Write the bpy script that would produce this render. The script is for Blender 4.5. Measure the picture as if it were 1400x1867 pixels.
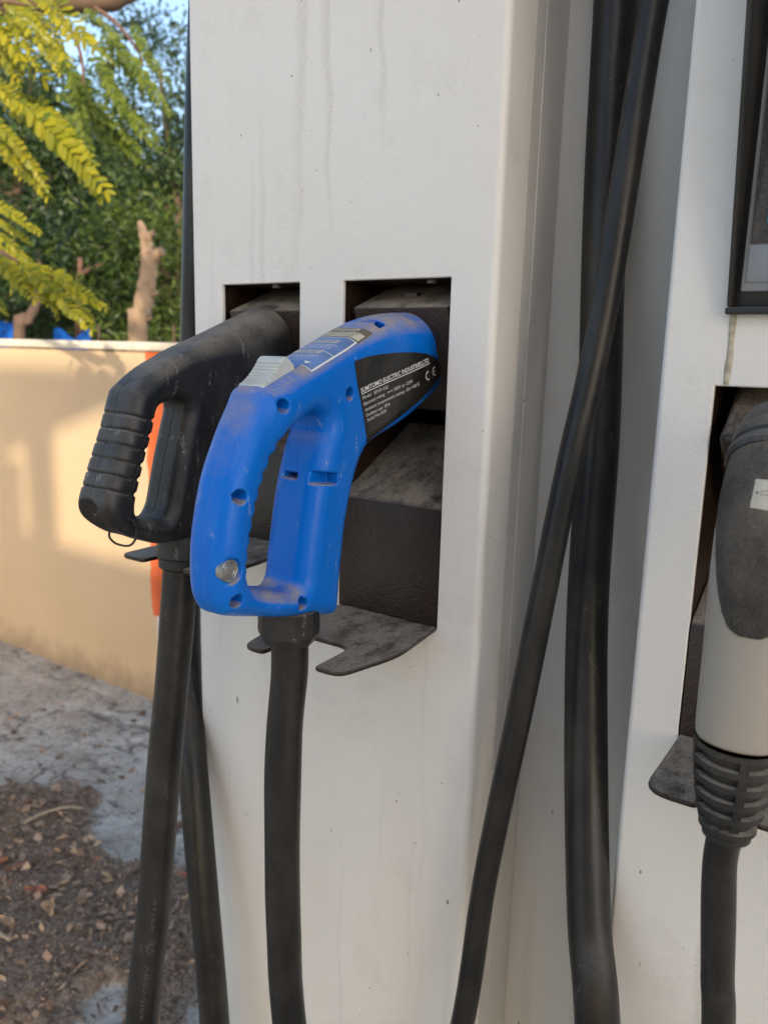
import bpy, bmesh, math, random
import numpy as np
from mathutils import Matrix, Vector

random.seed(7)
RNG = np.random.default_rng(11)
scene = bpy.context.scene
for o in list(bpy.data.objects):
    bpy.data.objects.remove(o)

# ------------------------------------------------------------------ camera
# metres; x right along the charger front, y into the charger, z up. Ground z = 0, charger front y = 0.
PW, PH = 1400.0, 1867.0
CC = np.array([PW / 2, PH / 2])
_VX = np.array([-1500.0, 585.0]) - CC
_VZ = np.array([500.0, 8270.0]) - CC
FPX = math.sqrt(-float(_VX @ _VZ))
_lx = np.array([_VX[0], _VX[1], FPX]); _lx /= np.linalg.norm(_lx)
_dn = np.array([_VZ[0], _VZ[1], FPX]); _dn /= np.linalg.norm(_dn)
_ex, _ez = -_lx, -_dn
RW = np.stack([_ex, np.cross(_ez, _ex), _ez])          # world = RW @ (right, down, forward)
CAM = np.array([0.0, -0.6, 1.3])

def ray(px, py): return RW @ np.array([px - CC[0], py - CC[1], FPX])
def aty(px, py, Y): d = ray(px, py); return CAM + d * (Y - CAM[1]) / d[1]
def atx(px, py, X): d = ray(px, py); return CAM + d * (X - CAM[0]) / d[0]
def atz(px, py, Z): d = ray(px, py); return CAM + d * (Z - CAM[2]) / d[2]
def atd(px, py, D): return CAM + ray(px, py) * D / FPX

cam_data = bpy.data.cameras.new('camera')
cam_data.sensor_fit = 'VERTICAL'
cam_data.sensor_height = 36.0
cam_data.lens = 36.0 * FPX / PH
cam_data.clip_start = 0.02
cam_data.clip_end = 500
cam_data.dof.use_dof = True
cam_data.dof.focus_distance = 0.61
cam_data.dof.aperture_fstop = 8.5
cam = bpy.data.objects.new('camera', cam_data)
scene.collection.objects.link(cam)
M4 = Matrix.Identity(4)
for r in range(3):
    M4[r][0] = RW[r, 0]; M4[r][1] = -RW[r, 1]; M4[r][2] = -RW[r, 2]; M4[r][3] = CAM[r]
cam.matrix_world = M4
scene.camera = cam

# ------------------------------------------------------------------ light
SUN_DIR = Vector((-0.60, 0.70, -0.36)).normalized()     # the way the light travels
world = bpy.data.worlds.new('World'); scene.world = world; world.use_nodes = True
wn = world.node_tree; bg = wn.nodes['Background']
sky = wn.nodes.new('ShaderNodeTexSky'); sky.sky_type = 'NISHITA'; sky.sun_disc = False
sky.sun_elevation = math.asin(-SUN_DIR.z)
sky.sun_rotation = math.atan2(-SUN_DIR.x, -SUN_DIR.y)
sky.air_density = 1.0; sky.dust_density = 1.6; sky.ozone_density = 1.0
wn.links.new(sky.outputs[0], bg.inputs[0]); bg.inputs[1].default_value = 0.15
sun_d = bpy.data.lights.new('sun', 'SUN'); sun_d.energy = 2.05; sun_d.angle = math.radians(1.0)
sun_d.color = (1.0, 0.86, 0.66)
sun = bpy.data.objects.new('sun', sun_d); scene.collection.objects.link(sun)
sun.rotation_euler = SUN_DIR.to_track_quat('-Z', 'Y').to_euler()
sun.location = (4, -6, 5)
vs = scene.view_settings
vs.view_transform = 'Standard'; vs.look = 'None'; vs.gamma = 1.0; vs.use_curve_mapping = False
vs.exposure = 1.18
scene.cycles.max_bounces = 8
scene.cycles.use_denoising = True

# ------------------------------------------------------------------ helpers
COL = scene.collection
def link(o): COL.objects.link(o); return o
def thing(name, label, cat, loc=(0, 0, 0), group=None):
    o = bpy.data.objects.new(name, None); link(o); o.location = loc
    o.empty_display_size = 0.05
    o['label'] = label; o['category'] = cat
    if group: o['group'] = group
    return o
def tag(o, label=None, cat=None, group=None, kind=None):
    if label: o['label'] = label
    if cat: o['category'] = cat
    if group: o['group'] = group
    if kind: o['kind'] = kind
    return o
def world_of(o):
    b_ = Matrix.Translation(o.location)
    return b_ if o.parent is None else world_of(o.parent) @ o.matrix_parent_inverse @ b_
def put(name, me, mat=None, parent=None):
    o = bpy.data.objects.new(name, me); link(o)
    if mat is not None:
        me.materials.clear(); me.materials.append(mat)
    if parent is not None:
        o.parent = parent
        o.matrix_parent_inverse = world_of(parent).inverted()
    return o
def mesh_np(name, V, F, smooth=True):
    me = bpy.data.meshes.new(name)
    V = np.asarray(V, dtype=np.float32)
    if isinstance(F, np.ndarray):
        n, k = F.shape
        me.vertices.add(len(V)); me.vertices.foreach_set('co', V.ravel())
        me.loops.add(n * k); me.loops.foreach_set('vertex_index', F.astype(np.int32).ravel())
        me.polygons.add(n)
        me.polygons.foreach_set('loop_start', np.arange(0, n * k, k, dtype=np.int32))
        me.update(calc_edges=True)
    else:
        me.from_pydata([tuple(map(float, v)) for v in V], [], [tuple(int(i) for i in f) for f in F])
        me.update()
    me.polygons.foreach_set('use_smooth', np.full(len(me.polygons), smooth))
    return me
def bm_mesh(name, bm, angle=35, recalc=True):
    if recalc: bmesh.ops.recalc_face_normals(bm, faces=bm.faces)
    th = math.radians(angle)
    for f in bm.faces: f.smooth = True
    for e in bm.edges:
        if len(e.link_faces) == 2:
            e.smooth = e.calc_face_angle(0) < th
    me = bpy.data.meshes.new(name); bm.to_mesh(me); bm.free()
    return me
def box_bm(bm, lo, hi, bevel=0.0, seg=2):
    r = bmesh.ops.create_cube(bm, size=1.0)
    vs_ = r['verts']
    for v in vs_:
        v.co = Vector([lo[i] + (v.co[i] + 0.5) * (hi[i] - lo[i]) for i in range(3)])
    if bevel > 0:
        es = set(e for v in vs_ for e in v.link_edges)
        bmesh.ops.bevel(bm, geom=list(es), offset=bevel, segments=seg, affect='EDGES', profile=0.5)
def box(name, lo, hi, mat, parent=None, bevel=0.0, seg=2):
    bm = bmesh.new(); box_bm(bm, lo, hi, bevel, seg)
    return put(name, bm_mesh(name, bm), mat, parent)
def catmull(P, n=8, closed=False):
    P = [np.asarray(p, float) for p in P]; out = []
    m = len(P)
    for i in range(m if closed else m - 1):
        if closed:
            p0, p1, p2, p3 = P[(i - 1) % m], P[i], P[(i + 1) % m], P[(i + 2) % m]
        else:
            p1, p2 = P[i], P[i + 1]
            p0 = P[i - 1] if i > 0 else 2 * p1 - p2
            p3 = P[i + 2] if i + 2 < m else 2 * p2 - p1
        for k in range(n):
            t = k / n
            out.append(0.5 * ((2 * p1) + (p2 - p0) * t + (2 * p0 - 5 * p1 + 4 * p2 - p3) * t * t + (3 * p1 - p0 - 3 * p2 + p3) * t ** 3))
    if not closed: out.append(P[-1])
    return np.array(out)
def tube_np(path, rad, sides=20, cap=True, wob=0.0):
    path = np.asarray(path, float); n = len(path)
    rad = np.broadcast_to(np.asarray(rad, float), (n,))
    T = np.gradient(path, axis=0); T /= np.linalg.norm(T, axis=1)[:, None]
    up = np.array([1.0, 0, 0]) if abs(T[0][0]) < 0.8 else np.array([0, 1.0, 0])
    N = np.cross(T[0], up); N /= np.linalg.norm(N)
    V = []
    a = np.arange(sides) * 2 * np.pi / sides
    for i in range(n):
        N = N - T[i] * (N @ T[i]); N /= np.linalg.norm(N)
        B = np.cross(T[i], N)
        rr = rad[i]
        V.append(path[i] + rr * (np.cos(a)[:, None] * N + np.sin(a)[:, None] * B))
    V = np.concatenate(V)
    F = []
    for i in range(n - 1):
        for k in range(sides):
            k2 = (k + 1) % sides
            F.append((i * sides + k, i * sides + k2, (i + 1) * sides + k2, (i + 1) * sides + k))
    F = [tuple(f) for f in F]
    if cap:
        F.append(tuple(range(sides - 1, -1, -1))); F.append(tuple((n - 1) * sides + k for k in range(sides)))
    return V, F
def tube(name, path, rad, mat, parent=None, sides=20, cap=True):
    if mat is RUBBER:
        path = np.asarray(path, float); k_ = np.arange(len(path)) * 0.21 + len(path)
        path = path + 0.0007 * np.stack([np.sin(k_ * 0.83), np.sin(k_ * 0.61 + 1), 0 * k_], 1)
        rad = rad * (1 + 0.018 * np.sin(k_ * 1.3 + 0.7) * np.sin(k_ * 0.31))
    V, F = tube_np(path, rad, sides, cap)
    me = mesh_np(name, V, F)
    return put(name, me, mat, parent)
def lathe(name, prof, origin, axis, mat, parent=None, sides=28, smooth_angle=35):
    """prof = [(radius, distance along axis)]"""
    ax = Vector(axis).normalized(); q = ax.to_track_quat('Z', 'Y').to_matrix()
    bm = bmesh.new(); rings = []
    for r, d in prof:
        if r < 1e-6:
            rings.append([bm.verts.new(Vector(origin) + q @ Vector((0, 0, d)))])
        else:
            rings.append([bm.verts.new(Vector(origin) + q @ Vector((r * math.cos(2 * math.pi * k / sides), r * math.sin(2 * math.pi * k / sides), d))) for k in range(sides)])
    for A, B in zip(rings, rings[1:]):
        for k in range(sides):
            k2 = (k + 1) % sides
            if len(A) == 1 and len(B) == 1: continue
            if len(A) == 1: bm.faces.new((A[0], B[k], B[k2]))
            elif len(B) == 1: bm.faces.new((A[k], A[k2], B[0]))
            else: bm.faces.new((A[k], A[k2], B[k2], B[k]))
    return put(name, bm_mesh(name, bm, smooth_angle), mat, parent)

# --- signed-distance modelling: a grid of distances turned into a smooth mesh (surface nets)
def poly_sdf(P, Y, Z):
    P = np.asarray(P); Y0, Z0 = Y.ravel(), Z.ravel()
    d = np.full(Y0.shape, 1e9); ins = np.zeros(Y0.shape, bool)
    n = len(P)
    for i in range(n):
        a, b = P[i], P[(i + 1) % n]
        e = b - a; L = e @ e
        if L < 1e-14: continue
        t = np.clip(((Y0 - a[0]) * e[0] + (Z0 - a[1]) * e[1]) / L, 0, 1)
        dx = Y0 - a[0] - t * e[0]; dz = Z0 - a[1] - t * e[1]
        d = np.minimum(d, dx * dx + dz * dz)
        c = (a[1] > Z0) != (b[1] > Z0)
        with np.errstate(divide='ignore', invalid='ignore'):
            xi = (b[0] - a[0]) * (Z0 - a[1]) / (b[1] - a[1] if b[1] != a[1] else 1e-12) + a[0]
        ins ^= c & (Y0 < xi)
    d = np.sqrt(d)
    return np.where(ins, -d, d).reshape(Y.shape)
def smin(a, b, k):
    h = np.clip(0.5 + 0.5 * (b - a) / k, 0, 1)
    return b * (1 - h) + a * h - k * h * (1 - h)
def smax(a, b, k): return -smin(-a, -b, k)
def sstep(a, b, x):
    t = np.clip((x - a) / (b - a), 0, 1); return t * t * (3 - 2 * t)
class Field:
    def __init__(s, lo, hi, h):
        s.lo = np.array(lo, float); s.h = h
        s.n = [int(math.ceil((hi[i] - lo[i]) / h)) + 1 for i in range(3)]
        s.ax = [s.lo[i] + h * np.arange(s.n[i]) for i in range(3)]
        s.X, s.Y, s.Z = s.ax[0][:, None, None], s.ax[1][None, :, None], s.ax[2][None, None, :]
        s.Y2, s.Z2 = np.meshgrid(s.ax[1], s.ax[2], indexing='ij')
        s.F = None
    def mesh(s, name):
        F = s.F; ins = F < 0; nx, ny, nz = F.shape
        c = ins[:-1, :-1, :-1].astype(np.int8)
        cnt = np.zeros((nx - 1, ny - 1, nz - 1), np.int8)
        for i in (0, 1):
            for j in (0, 1):
                for k in (0, 1):
                    cnt += ins[i:nx - 1 + i, j:ny - 1 + j, k:nz - 1 + k]
        act = (cnt > 0) & (cnt < 8)
        I, J, K = np.nonzero(act)
        idx = np.full(act.shape, -1, np.int64); idx[I, J, K] = np.arange(len(I))
        pos = np.zeros((len(I), 3)); num = np.zeros(len(I))
        corners = [(i, j, k) for i in (0, 1) for j in (0, 1) for k in (0, 1)]
        for a in corners:
            for d in range(3):
                if a[d] == 1: continue
                b = list(a); b[d] = 1
                fa = F[I + a[0], J + a[1], K + a[2]]; fb = F[I + b[0], J + b[1], K + b[2]]
                m = (fa < 0) != (fb < 0)
                t = np.where(m, fa / np.where(m, fa - fb, 1), 0)
                p = np.stack([np.full(len(I), float(a[0])), np.full(len(I), float(a[1])), np.full(len(I), float(a[2]))], 1)
                p[:, d] += t
                pos += p * m[:, None]; num += m
        pos = pos / num[:, None] + np.stack([I, J, K], 1)
        V = s.lo + pos * s.h
        Q = []
        for d in range(3):
            sl0 = [slice(1, -1)] * 3; sl0[d] = slice(0, -1)
            sl1 = [slice(1, -1)] * 3; sl1[d] = slice(1, None)
            A = ins[tuple(sl0)]; B = ins[tuple(sl1)]
            a1, a2 = (d + 1) % 3, (d + 2) % 3
            for flip, m in ((False, A & ~B), (True, ~A & B)):
                g = np.stack(np.nonzero(m), 1)
                for q in range(3):
                    if q != d: g[:, q] += 1
                e1 = np.zeros(3, int); e1[a1] = 1; e2 = np.zeros(3, int); e2[a2] = 1
                qs = [g - e1 - e2, g - e2, g, g - e1]
                ids = np.stack([idx[q[:, 0], q[:, 1], q[:, 2]] for q in qs], 1)
                Q.append(ids[:, ::-1] if flip else ids)
        Q = np.concatenate(Q); Q = Q[(Q >= 0).all(1)]
        return mesh_np(name, V, Q)
    def sample(s, P):
        g = (np.asarray(P) - s.lo) / s.h
        for i in range(3): g[:, i] = np.clip(g[:, i], 0, s.n[i] - 1.001)
        i0 = g.astype(int); t = g - i0; out = np.zeros(len(g))
        for a in (0, 1):
            for b in (0, 1):
                for c in (0, 1):
                    w = (t[:, 0] if a else 1 - t[:, 0]) * (t[:, 1] if b else 1 - t[:, 1]) * (t[:, 2] if c else 1 - t[:, 2])
                    out += w * s.F[i0[:, 0] + a, i0[:, 1] + b, i0[:, 2] + c]
        return out
    def cast(s, P, d, off=0.0003, steps=40):
        """move points along d until they sit 'off' above the surface"""
        P = np.array(P, float); d = np.asarray(d, float)
        for _ in range(steps):
            P = P + d * np.clip((s.sample(P) - off) * 0.8, -0.003, 0.01)[:, None]
        return P

# ------------------------------------------------------------------ materials
def new_mat(name):
    m = bpy.data.materials.new(name); m.use_nodes = True
    nt = m.node_tree; b = nt.nodes['Principled BSDF']
    return m, nt, b
def N(nt, typ, **kw):
    n = nt.nodes.new(typ)
    for k, v in kw.items(): setattr(n, k, v)
    return n
def noise(nt, scale, detail=4, rough=0.55, vec=None, sx=1, sy=1, sz=1, lac=2.0):
    t = N(nt, 'ShaderNodeTexNoise'); t.inputs['Scale'].default_value = scale
    t.inputs['Detail'].default_value = detail; t.inputs['Roughness'].default_value = rough
    mp = N(nt, 'ShaderNodeMapping'); mp.inputs['Scale'].default_value = (sx, sy, sz)
    g = N(nt, 'ShaderNodeNewGeometry') if vec is None else None
    nt.links.new(g.outputs['Position'] if g else vec, mp.inputs['Vector'])
    nt.links.new(mp.outputs[0], t.inputs['Vector'])
    return t.outputs['Fac']
def ramp(nt, fac, stops):
    r = N(nt, 'ShaderNodeValToRGB'); nt.links.new(fac, r.inputs[0])
    e = r.color_ramp.elements
    while len(e) < len(stops): e.new(0.5)
    for i, (p, c) in enumerate(stops):
        e[i].position = p; e[i].color = (c, c, c, 1) if not hasattr(c, '__len__') else (*c, 1)
    return r.outputs[0]
def mixc(nt, fac, a, b, mode='MIX'):
    m = N(nt, 'ShaderNodeMix', data_type='RGBA', blend_type=mode)
    for sock, val in ((m.inputs[0], fac), (m.inputs[6], a), (m.inputs[7], b)):
        if isinstance(val, (int, float)): sock.default_value = val
        elif isinstance(val, tuple): sock.default_value = (*val, 1)
        else: nt.links.new(val, sock)
    return m.outputs[2]
def mth(nt, op, a, b=0.0, clamp=False):
    m = N(nt, 'ShaderNodeMath', operation=op, use_clamp=clamp)
    for i, v in enumerate((a, b)):
        if isinstance(v, (int, float)): m.inputs[i].default_value = v
        else: nt.links.new(v, m.inputs[i])
    return m.outputs[0]
def bump(nt, b, h, strength=0.3, dist=0.001):
    n = N(nt, 'ShaderNodeBump'); n.inputs['Strength'].default_value = strength; n.inputs['Distance'].default_value = dist
    nt.links.new(h, n.inputs['Height']); nt.links.new(n.outputs[0], b.inputs['Normal'])
def up_facing(nt, lo, hi):
    g = N(nt, 'ShaderNodeNewGeometry'); s = N(nt, 'ShaderNodeSeparateXYZ'); nt.links.new(g.outputs['Normal'], s.inputs[0])
    r = N(nt, 'ShaderNodeMapRange'); nt.links.new(s.outputs[2], r.inputs[0])
    r.inputs[1].default_value = lo; r.inputs[2].default_value = hi
    return r.outputs[0]
DUST = (0.37, 0.305, 0.23)

def mat_dusty(name, base, rough=0.5, dust_amt=0.8, lo=0.2, hi=0.95, grain=900, bump_s=0.25, bump_d=0.0006, haze_amt=0.12, spec=0.5, patch=30, bscale=1400, scuff=0.25, drag=1.0, pr=0.65, st=0.70):
    """coloured surface carrying settled dust on what faces up, a thin film elsewhere and fine scuffs"""
    m, nt, b = new_mat(name)
    film = ramp(nt, noise(nt, 22, 7, 0.7, sz=0.6), [(0.42, 0), (0.66, 1)])
    speck = ramp(nt, noise(nt, grain, 2, 0.6), [(0.50, 0), (0.66, 1)])
    c = mixc(nt, mth(nt, 'MULTIPLY', film, haze_amt), base, DUST)
    c = mixc(nt, mth(nt, 'MULTIPLY', mth(nt, 'MULTIPLY', speck, film), haze_amt * 2.0, True), c, DUST)
    up = up_facing(nt, lo, hi)
    pt = ramp(nt, noise(nt, patch, 7, pr, sy=drag), [(0.36, 0), (0.56, 1)])
    sp2 = ramp(nt, noise(nt, grain * 0.8, 3, 0.7), [(0.36, 0), (0.62, 1)])
    amt = mth(nt, 'MULTIPLY', mth(nt, 'MULTIPLY', up, mth(nt, 'ADD', mth(nt, 'MULTIPLY', pt, 0.72), mth(nt, 'MULTIPLY', mth(nt, 'SUBTRACT', sp2, 0.25), 0.5), True)), dust_amt, True)
    c = mixc(nt, amt, c, DUST)
    if scuff > 0:
        sc = ramp(nt, noise(nt, 60, 3, 0.5, sx=1, sy=3.2, sz=0.6), [(st, 0), (st + 0.04, 1)])
        sc = mth(nt, 'MULTIPLY', sc, mth(nt, 'MULTIPLY', speck, scuff))
        c = mixc(nt, sc, c, (0.5, 0.48, 0.45))
    nt.links.new(c, b.inputs['Base Color'])
    nt.links.new(mth(nt, 'ADD', rough, mth(nt, 'MULTIPLY', amt, 0.5), True), b.inputs['Roughness'])
    b.inputs['Specular IOR Level'].default_value = spec
    bump(nt, b, noise(nt, bscale, 2, 0.5), bump_s, bump_d)
    return m

def mat_panel(name, base):
    m, nt, b = new_mat(name)
    blot = ramp(nt, noise(nt, 5, 4, 0.55), [(0.3, 0), (0.75, 1)])
    c = mixc(nt, mth(nt, 'MULTIPLY', blot, 0.5), base, tuple(v * k for v, k in zip(base, (0.91, 0.88, 0.82))))
    # old rain runs: long vertical streaks, broken up
    g0 = N(nt, 'ShaderNodeNewGeometry'); wob = N(nt, 'ShaderNodeTexNoise'); wob.inputs['Scale'].default_value = 11; wob.inputs['Detail'].default_value = 2
    nt.links.new(g0.outputs['Position'], wob.inputs['Vector'])
    vm = N(nt, 'ShaderNodeVectorMath', operation='MULTIPLY_ADD'); nt.links.new(wob.outputs['Color'], vm.inputs[0]); vm.inputs[1].default_value = (0.022, 0, 0); nt.links.new(g0.outputs['Position'], vm.inputs[2])
    run = ramp(nt, noise(nt, 1, 2, 0.5, vec=vm.outputs[0], sx=34, sy=1, sz=0.9), [(0.61, 0), (0.69, 1)])
    fine = ramp(nt, noise(nt, 1, 2, 0.5, sx=260, sy=1, sz=3.0), [(0.50, 0), (0.75, 1)])
    gr = ramp(nt, noise(nt, 420, 3, 0.7), [(0.35, 0.15), (0.65, 1)])
    rr = mth(nt, 'MULTIPLY', mth(nt, 'MULTIPLY', run, gr), 0.33)
    c = mixc(nt, rr, c, (0.33, 0.29, 0.235))
    c = mixc(nt, mth(nt, 'MULTIPLY', mth(nt, 'MULTIPLY', fine, gr), 0.05), c, (0.36, 0.31, 0.25))
    smear = ramp(nt, noise(nt, 9, 5, 0.7), [(0.56, 0), (0.72, 1)])
    c = mixc(nt, mth(nt, 'MULTIPLY', mth(nt, 'MULTIPLY', smear, gr), 0.34), c, (0.40, 0.34, 0.27))
    # specks and nicks
    v = N(nt, 'ShaderNodeTexVoronoi'); v.inputs['Scale'].default_value = 75
    g = N(nt, 'ShaderNodeNewGeometry'); nt.links.new(g.outputs['Position'], v.inputs['Vector'])
    size = ramp(nt, noise(nt, 30, 2, 0.5), [(0.48, 0.0), (0.76, 0.13)])
    dot = mth(nt, 'LESS_THAN', v.outputs['Distance'], mth(nt, 'MULTIPLY', size, 0.9))
    c = mixc(nt, mth(nt, 'MULTIPLY', dot, 0.75), c, (0.10, 0.085, 0.07))
    nick = ramp(nt, noise(nt, 55, 2, 0.4, sx=2.6, sy=1, sz=0.8), [(0.764, 0), (0.78, 1)])
    c = mixc(nt, mth(nt, 'MULTIPLY', nick, 0.8), c, (0.09, 0.075, 0.06))
    nt.links.new(c, b.inputs['Base Color'])
    nt.links.new(mth(nt, 'ADD', 0.40, mth(nt, 'MULTIPLY', rr, 0.8), True), b.inputs['Roughness'])
    b.inputs['Specular IOR Level'].default_value = 0.35
    h = mth(nt, 'ADD', noise(nt, 650, 2, 0.5), mth(nt, 'MULTIPLY', noise(nt, 240, 2, 0.5), 1.2))
    bump(nt, b, h, 0.28, 0.0009)
    return m

def mat_plain(name, base, rough=0.5, spec=0.5, var=0.0, scale=20, bump_s=0.0, bscale=200, metal=0.0):
    m, nt, b = new_mat(name)
    if var > 0:
        c = mixc(nt, ramp(nt, noise(nt, scale, 5, 0.6), [(0.3, 0), (0.7, 1)]), tuple(v * (1 - var) for v in base), tuple(min(1, v * (1 + var)) for v in base))
        nt.links.new(c, b.inputs['Base Color'])
    else: b.inputs['Base Color'].default_value = (*base, 1)
    b.inputs['Roughness'].default_value = rough; b.inputs['Specular IOR Level'].default_value = spec
    b.inputs['Metallic'].default_value = metal
    if bump_s > 0: bump(nt, b, noise(nt, bscale, 4, 0.6), bump_s, 0.002)
    return m

def mat_leaf(name, a, c2, trans=0.35, rough=0.45):
    m, nt, b = new_mat(name)
    at = N(nt, 'ShaderNodeAttribute', attribute_name='tone')
    c = mixc(nt, at.outputs['Fac'], a, c2)
    nt.links.new(c, b.inputs['Base Color']); b.inputs['Roughness'].default_value = rough
    tr = N(nt, 'ShaderNodeBsdfTranslucent')
    tc = mixc(nt, 0.5, c, mixc(nt, 0.5, c, (0.9, 0.85, 0.1), 'MULTIPLY'))
    nt.links.new(c, tr.inputs['Color'])
    mx = N(nt, 'ShaderNodeMixShader'); mx.inputs[0].default_value = trans
    nt.links.new(b.outputs[0], mx.inputs[1]); nt.links.new(tr.outputs[0], mx.inputs[2])
    nt.links.new(mx.outputs[0], nt.nodes['Material Output'].inputs['Surface'])
    return m
def set_tone(me, tones):
    at = me.attributes.new('tone', 'FLOAT', 'FACE'); at.data.foreach_set('value', np.asarray(tones, np.float32))

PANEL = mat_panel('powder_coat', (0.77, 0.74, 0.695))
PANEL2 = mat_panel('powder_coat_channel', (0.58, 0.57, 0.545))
BLUE = mat_dusty('blue_plastic', (0.0, 0.145, 0.60), 0.30, 1.0, 0.33, 0.75, spec=0.22, grain=1000, bump_s=0.25, bump_d=0.0006, haze_amt=0.010, patch=26, bscale=700, scuff=0.8, st=0.655)
BLACKP = mat_dusty('black_plastic', (0.010, 0.010, 0.0105), 0.44, 0.55, 0.10, 1.0, haze_amt=0.05, patch=24, bscale=1100, scuff=0.6, st=0.63)
RUBBER = mat_dusty('black_rubber', (0.0055, 0.0052, 0.0052), 0.40, 0.5, 0.4, 1.0, spec=0.42, haze_amt=0.042, patch=18, bscale=500, bump_s=0.12, scuff=0.22, st=0.655)
HOLSTER = mat_dusty('black_textured_steel', (0.019, 0.0080, 0.0036), 0.36, 1.0, 0.45, 0.95, haze_amt=0.02, patch=42, bscale=420, bump_s=0.5, bump_d=0.0012, scuff=0.0, drag=0.55, pr=0.8)  # brown in the base stands for a warm reflection on black steel
SILVER = mat_dusty('silver_plastic', (0.33, 0.295, 0.245), 0.36, 0.5, 0.2, 1.0, haze_amt=0.3, bscale=1000, bump_s=0.15, scuff=0.1)
GRIPGREY = mat_dusty('grey_overmould', (0.030, 0.031, 0.034), 0.6, 0.8, -0.2, 0.8, grain=900, haze_amt=0.30, bscale=1300, bump_s=0.35, scuff=0.0)
SLIDER = mat_dusty('grey_white_plastic', (0.55, 0.57, 0.54), 0.5, 0.35, 0.5, 1.0, haze_amt=0.25, scuff=0.0)
LABELB = mat_dusty('black_label', (0.008, 0.008, 0.0085), 0.36, 0.4, 0.6, 1.0, grain=700, haze_amt=0.06, bump_s=0.05, scuff=0.5)
WHITEINK = mat_plain('white_ink', (0.72, 0.72, 0.70), 0.5)
STICKB = mat_plain('faded_blue_sticker', (0.11, 0.20, 0.42), 0.45, var=0.25, scale=60)
STICKD = mat_plain('brown_sticker', (0.12, 0.095, 0.06), 0.5, var=0.2, scale=60)
STICKC = mat_plain('cream_sticker', (0.55, 0.50, 0.38), 0.5, var=0.12, scale=60)
STEEL = mat_plain('worn_steel', (0.33, 0.32, 0.30), 0.42, var=0.35, scale=250, metal=0.7)

# ------------------------------------------------------------------ ground
def vnoise2(x, y, seed=0):
    r = np.random.default_rng(seed); G = r.random((256, 256))
    xi = np.floor(x).astype(int); yi = np.floor(y).astype(int)
    fx = x - xi; fy = y - yi; fx = fx * fx * (3 - 2 * fx); fy = fy * fy * (3 - 2 * fy)
    g = lambda a, b: G[a % 256, b % 256]
    return (g(xi, yi) * (1 - fx) + g(xi + 1, yi) * fx) * (1 - fy) + (g(xi, yi + 1) * (1 - fx) + g(xi + 1, yi + 1) * fx) * fy
def fbm(x, y, sc, oct=4, seed=0):
    s = 0; a = 0.5
    for o in range(oct):
        s = s + a * vnoise2(x * sc * 2 ** o, y * sc * 2 ** o, seed + o); a *= 0.5
    return s
LIT_POLY = np.array([(-2.30, 0.50), (-2.13, 0.62), (-1.98, 0.72), (-1.80, 0.745), (-1.68, 0.66), (-1.52, 0.60), (-1.38, 0.62), (-1.24, 0.60), (-1.0, 0.45), (-0.9, 0.2), (-1.1, 0.02), (-1.5, -0.05), (-1.9, 0.05), (-2.2, 0.2)])
def ground_h(x, y):
    d = poly_sdf(LIT_POLY, x, y)
    m = sstep(0.08, -0.16, d + 0.42 * (fbm(x, y, 5, 4, 40) - 0.47))
    m = m * (1 - 0.75 * sstep(0.52, 0.66, fbm(x, y, 4.5, 4, 61)) * sstep(-1.75, -1.60, x - 0.35 * (y - 0.4)))
    near = sstep(2.2, 1.2, np.hypot((x + 2.0) / 1.3, (y - 0.6)))
    # rough stone paving, worn into low flat plates with eroded joints between them
    wx = x + 0.06 * (fbm(x, y, 5, 3, 5) - 0.5); wy = y + 0.06 * (fbm(x, y, 5, 3, 9) - 0.5)
    rid = np.abs(fbm(wx * 0.8, wy * 1.9, 7, 3, 3) - 0.47)
    crack = sstep(0.034, 0.0, rid) * sstep(0.34, 0.50, fbm(x, y, 6, 3, 15))
    h = 0.014 * (fbm(x, y, 6, 4, 1) - 0.5) + 0.010 * np.abs(fbm(wx * 0.7, wy * 1.6, 14, 3, 33) - 0.47) + 0.006 * (fbm(x, y, 45, 3, 2) - 0.5) - 0.014 * crack
    return near * (h + 0.028 * m * (0.6 + 0.9 * fbm(x, y, 12, 3, 7))), crack, m
def lines(a, b, step, far):
    core = np.arange(a, b + 1e-6, step); L = []
    s = step
    lo = a
    while lo > -far: s *= 1.5; lo -= s; L.append(lo)
    R = []; s = step; hi = b
    while hi < far: s *= 1.5; hi += s; R.append(hi)
    return np.array(L[::-1] + list(core) + R)
gx = lines(-3.6, -0.75, 0.011, 150); gy = lines(-0.15, 1.30, 0.011, 150)
GX, GY = np.meshgrid(gx, gy, indexing='ij')
GH, GC, GM = ground_h(GX, GY)
Vg = np.stack([GX.ravel(), GY.ravel(), GH.ravel()], 1)
nxg, nyg = GX.shape
ii = np.arange(nxg * nyg).reshape(nxg, nyg)
Fg = np.stack([ii[:-1, :-1].ravel(), ii[1:, :-1].ravel(), ii[1:, 1:].ravel(), ii[:-1, 1:].ravel()], 1)
gme = mesh_np('ground', Vg, Fg)
for nm, arr in (('crack', GC), ('soil', GM)):
    at = gme.attributes.new(nm, 'FLOAT', 'POINT'); at.data.foreach_set('value', arr.ravel().astype(np.float32))
GROUND, nt, b = new_mat('weathered_stone_paving')
ck = N(nt, 'ShaderNodeAttribute', attribute_name='crack').outputs['Fac']; so = N(nt, 'ShaderNodeAttribute', attribute_name='soil').outputs['Fac']
c = mixc(nt, ramp(nt, noise(nt, 7, 6, 0.65), [(0.32, 0), (0.7, 1)]), (0.38, 0.325, 0.26), (0.63, 0.575, 0.49))
c = mixc(nt, ramp(nt, noise(nt, 38, 8, 0.8), [(0.52, 0), (0.62, 0.8)]), c, (0.22, 0.17, 0.125))
vr = N(nt, 'ShaderNodeTexVoronoi', feature='DISTANCE_TO_EDGE'); vr.inputs['Scale'].default_value = 9.0
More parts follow.
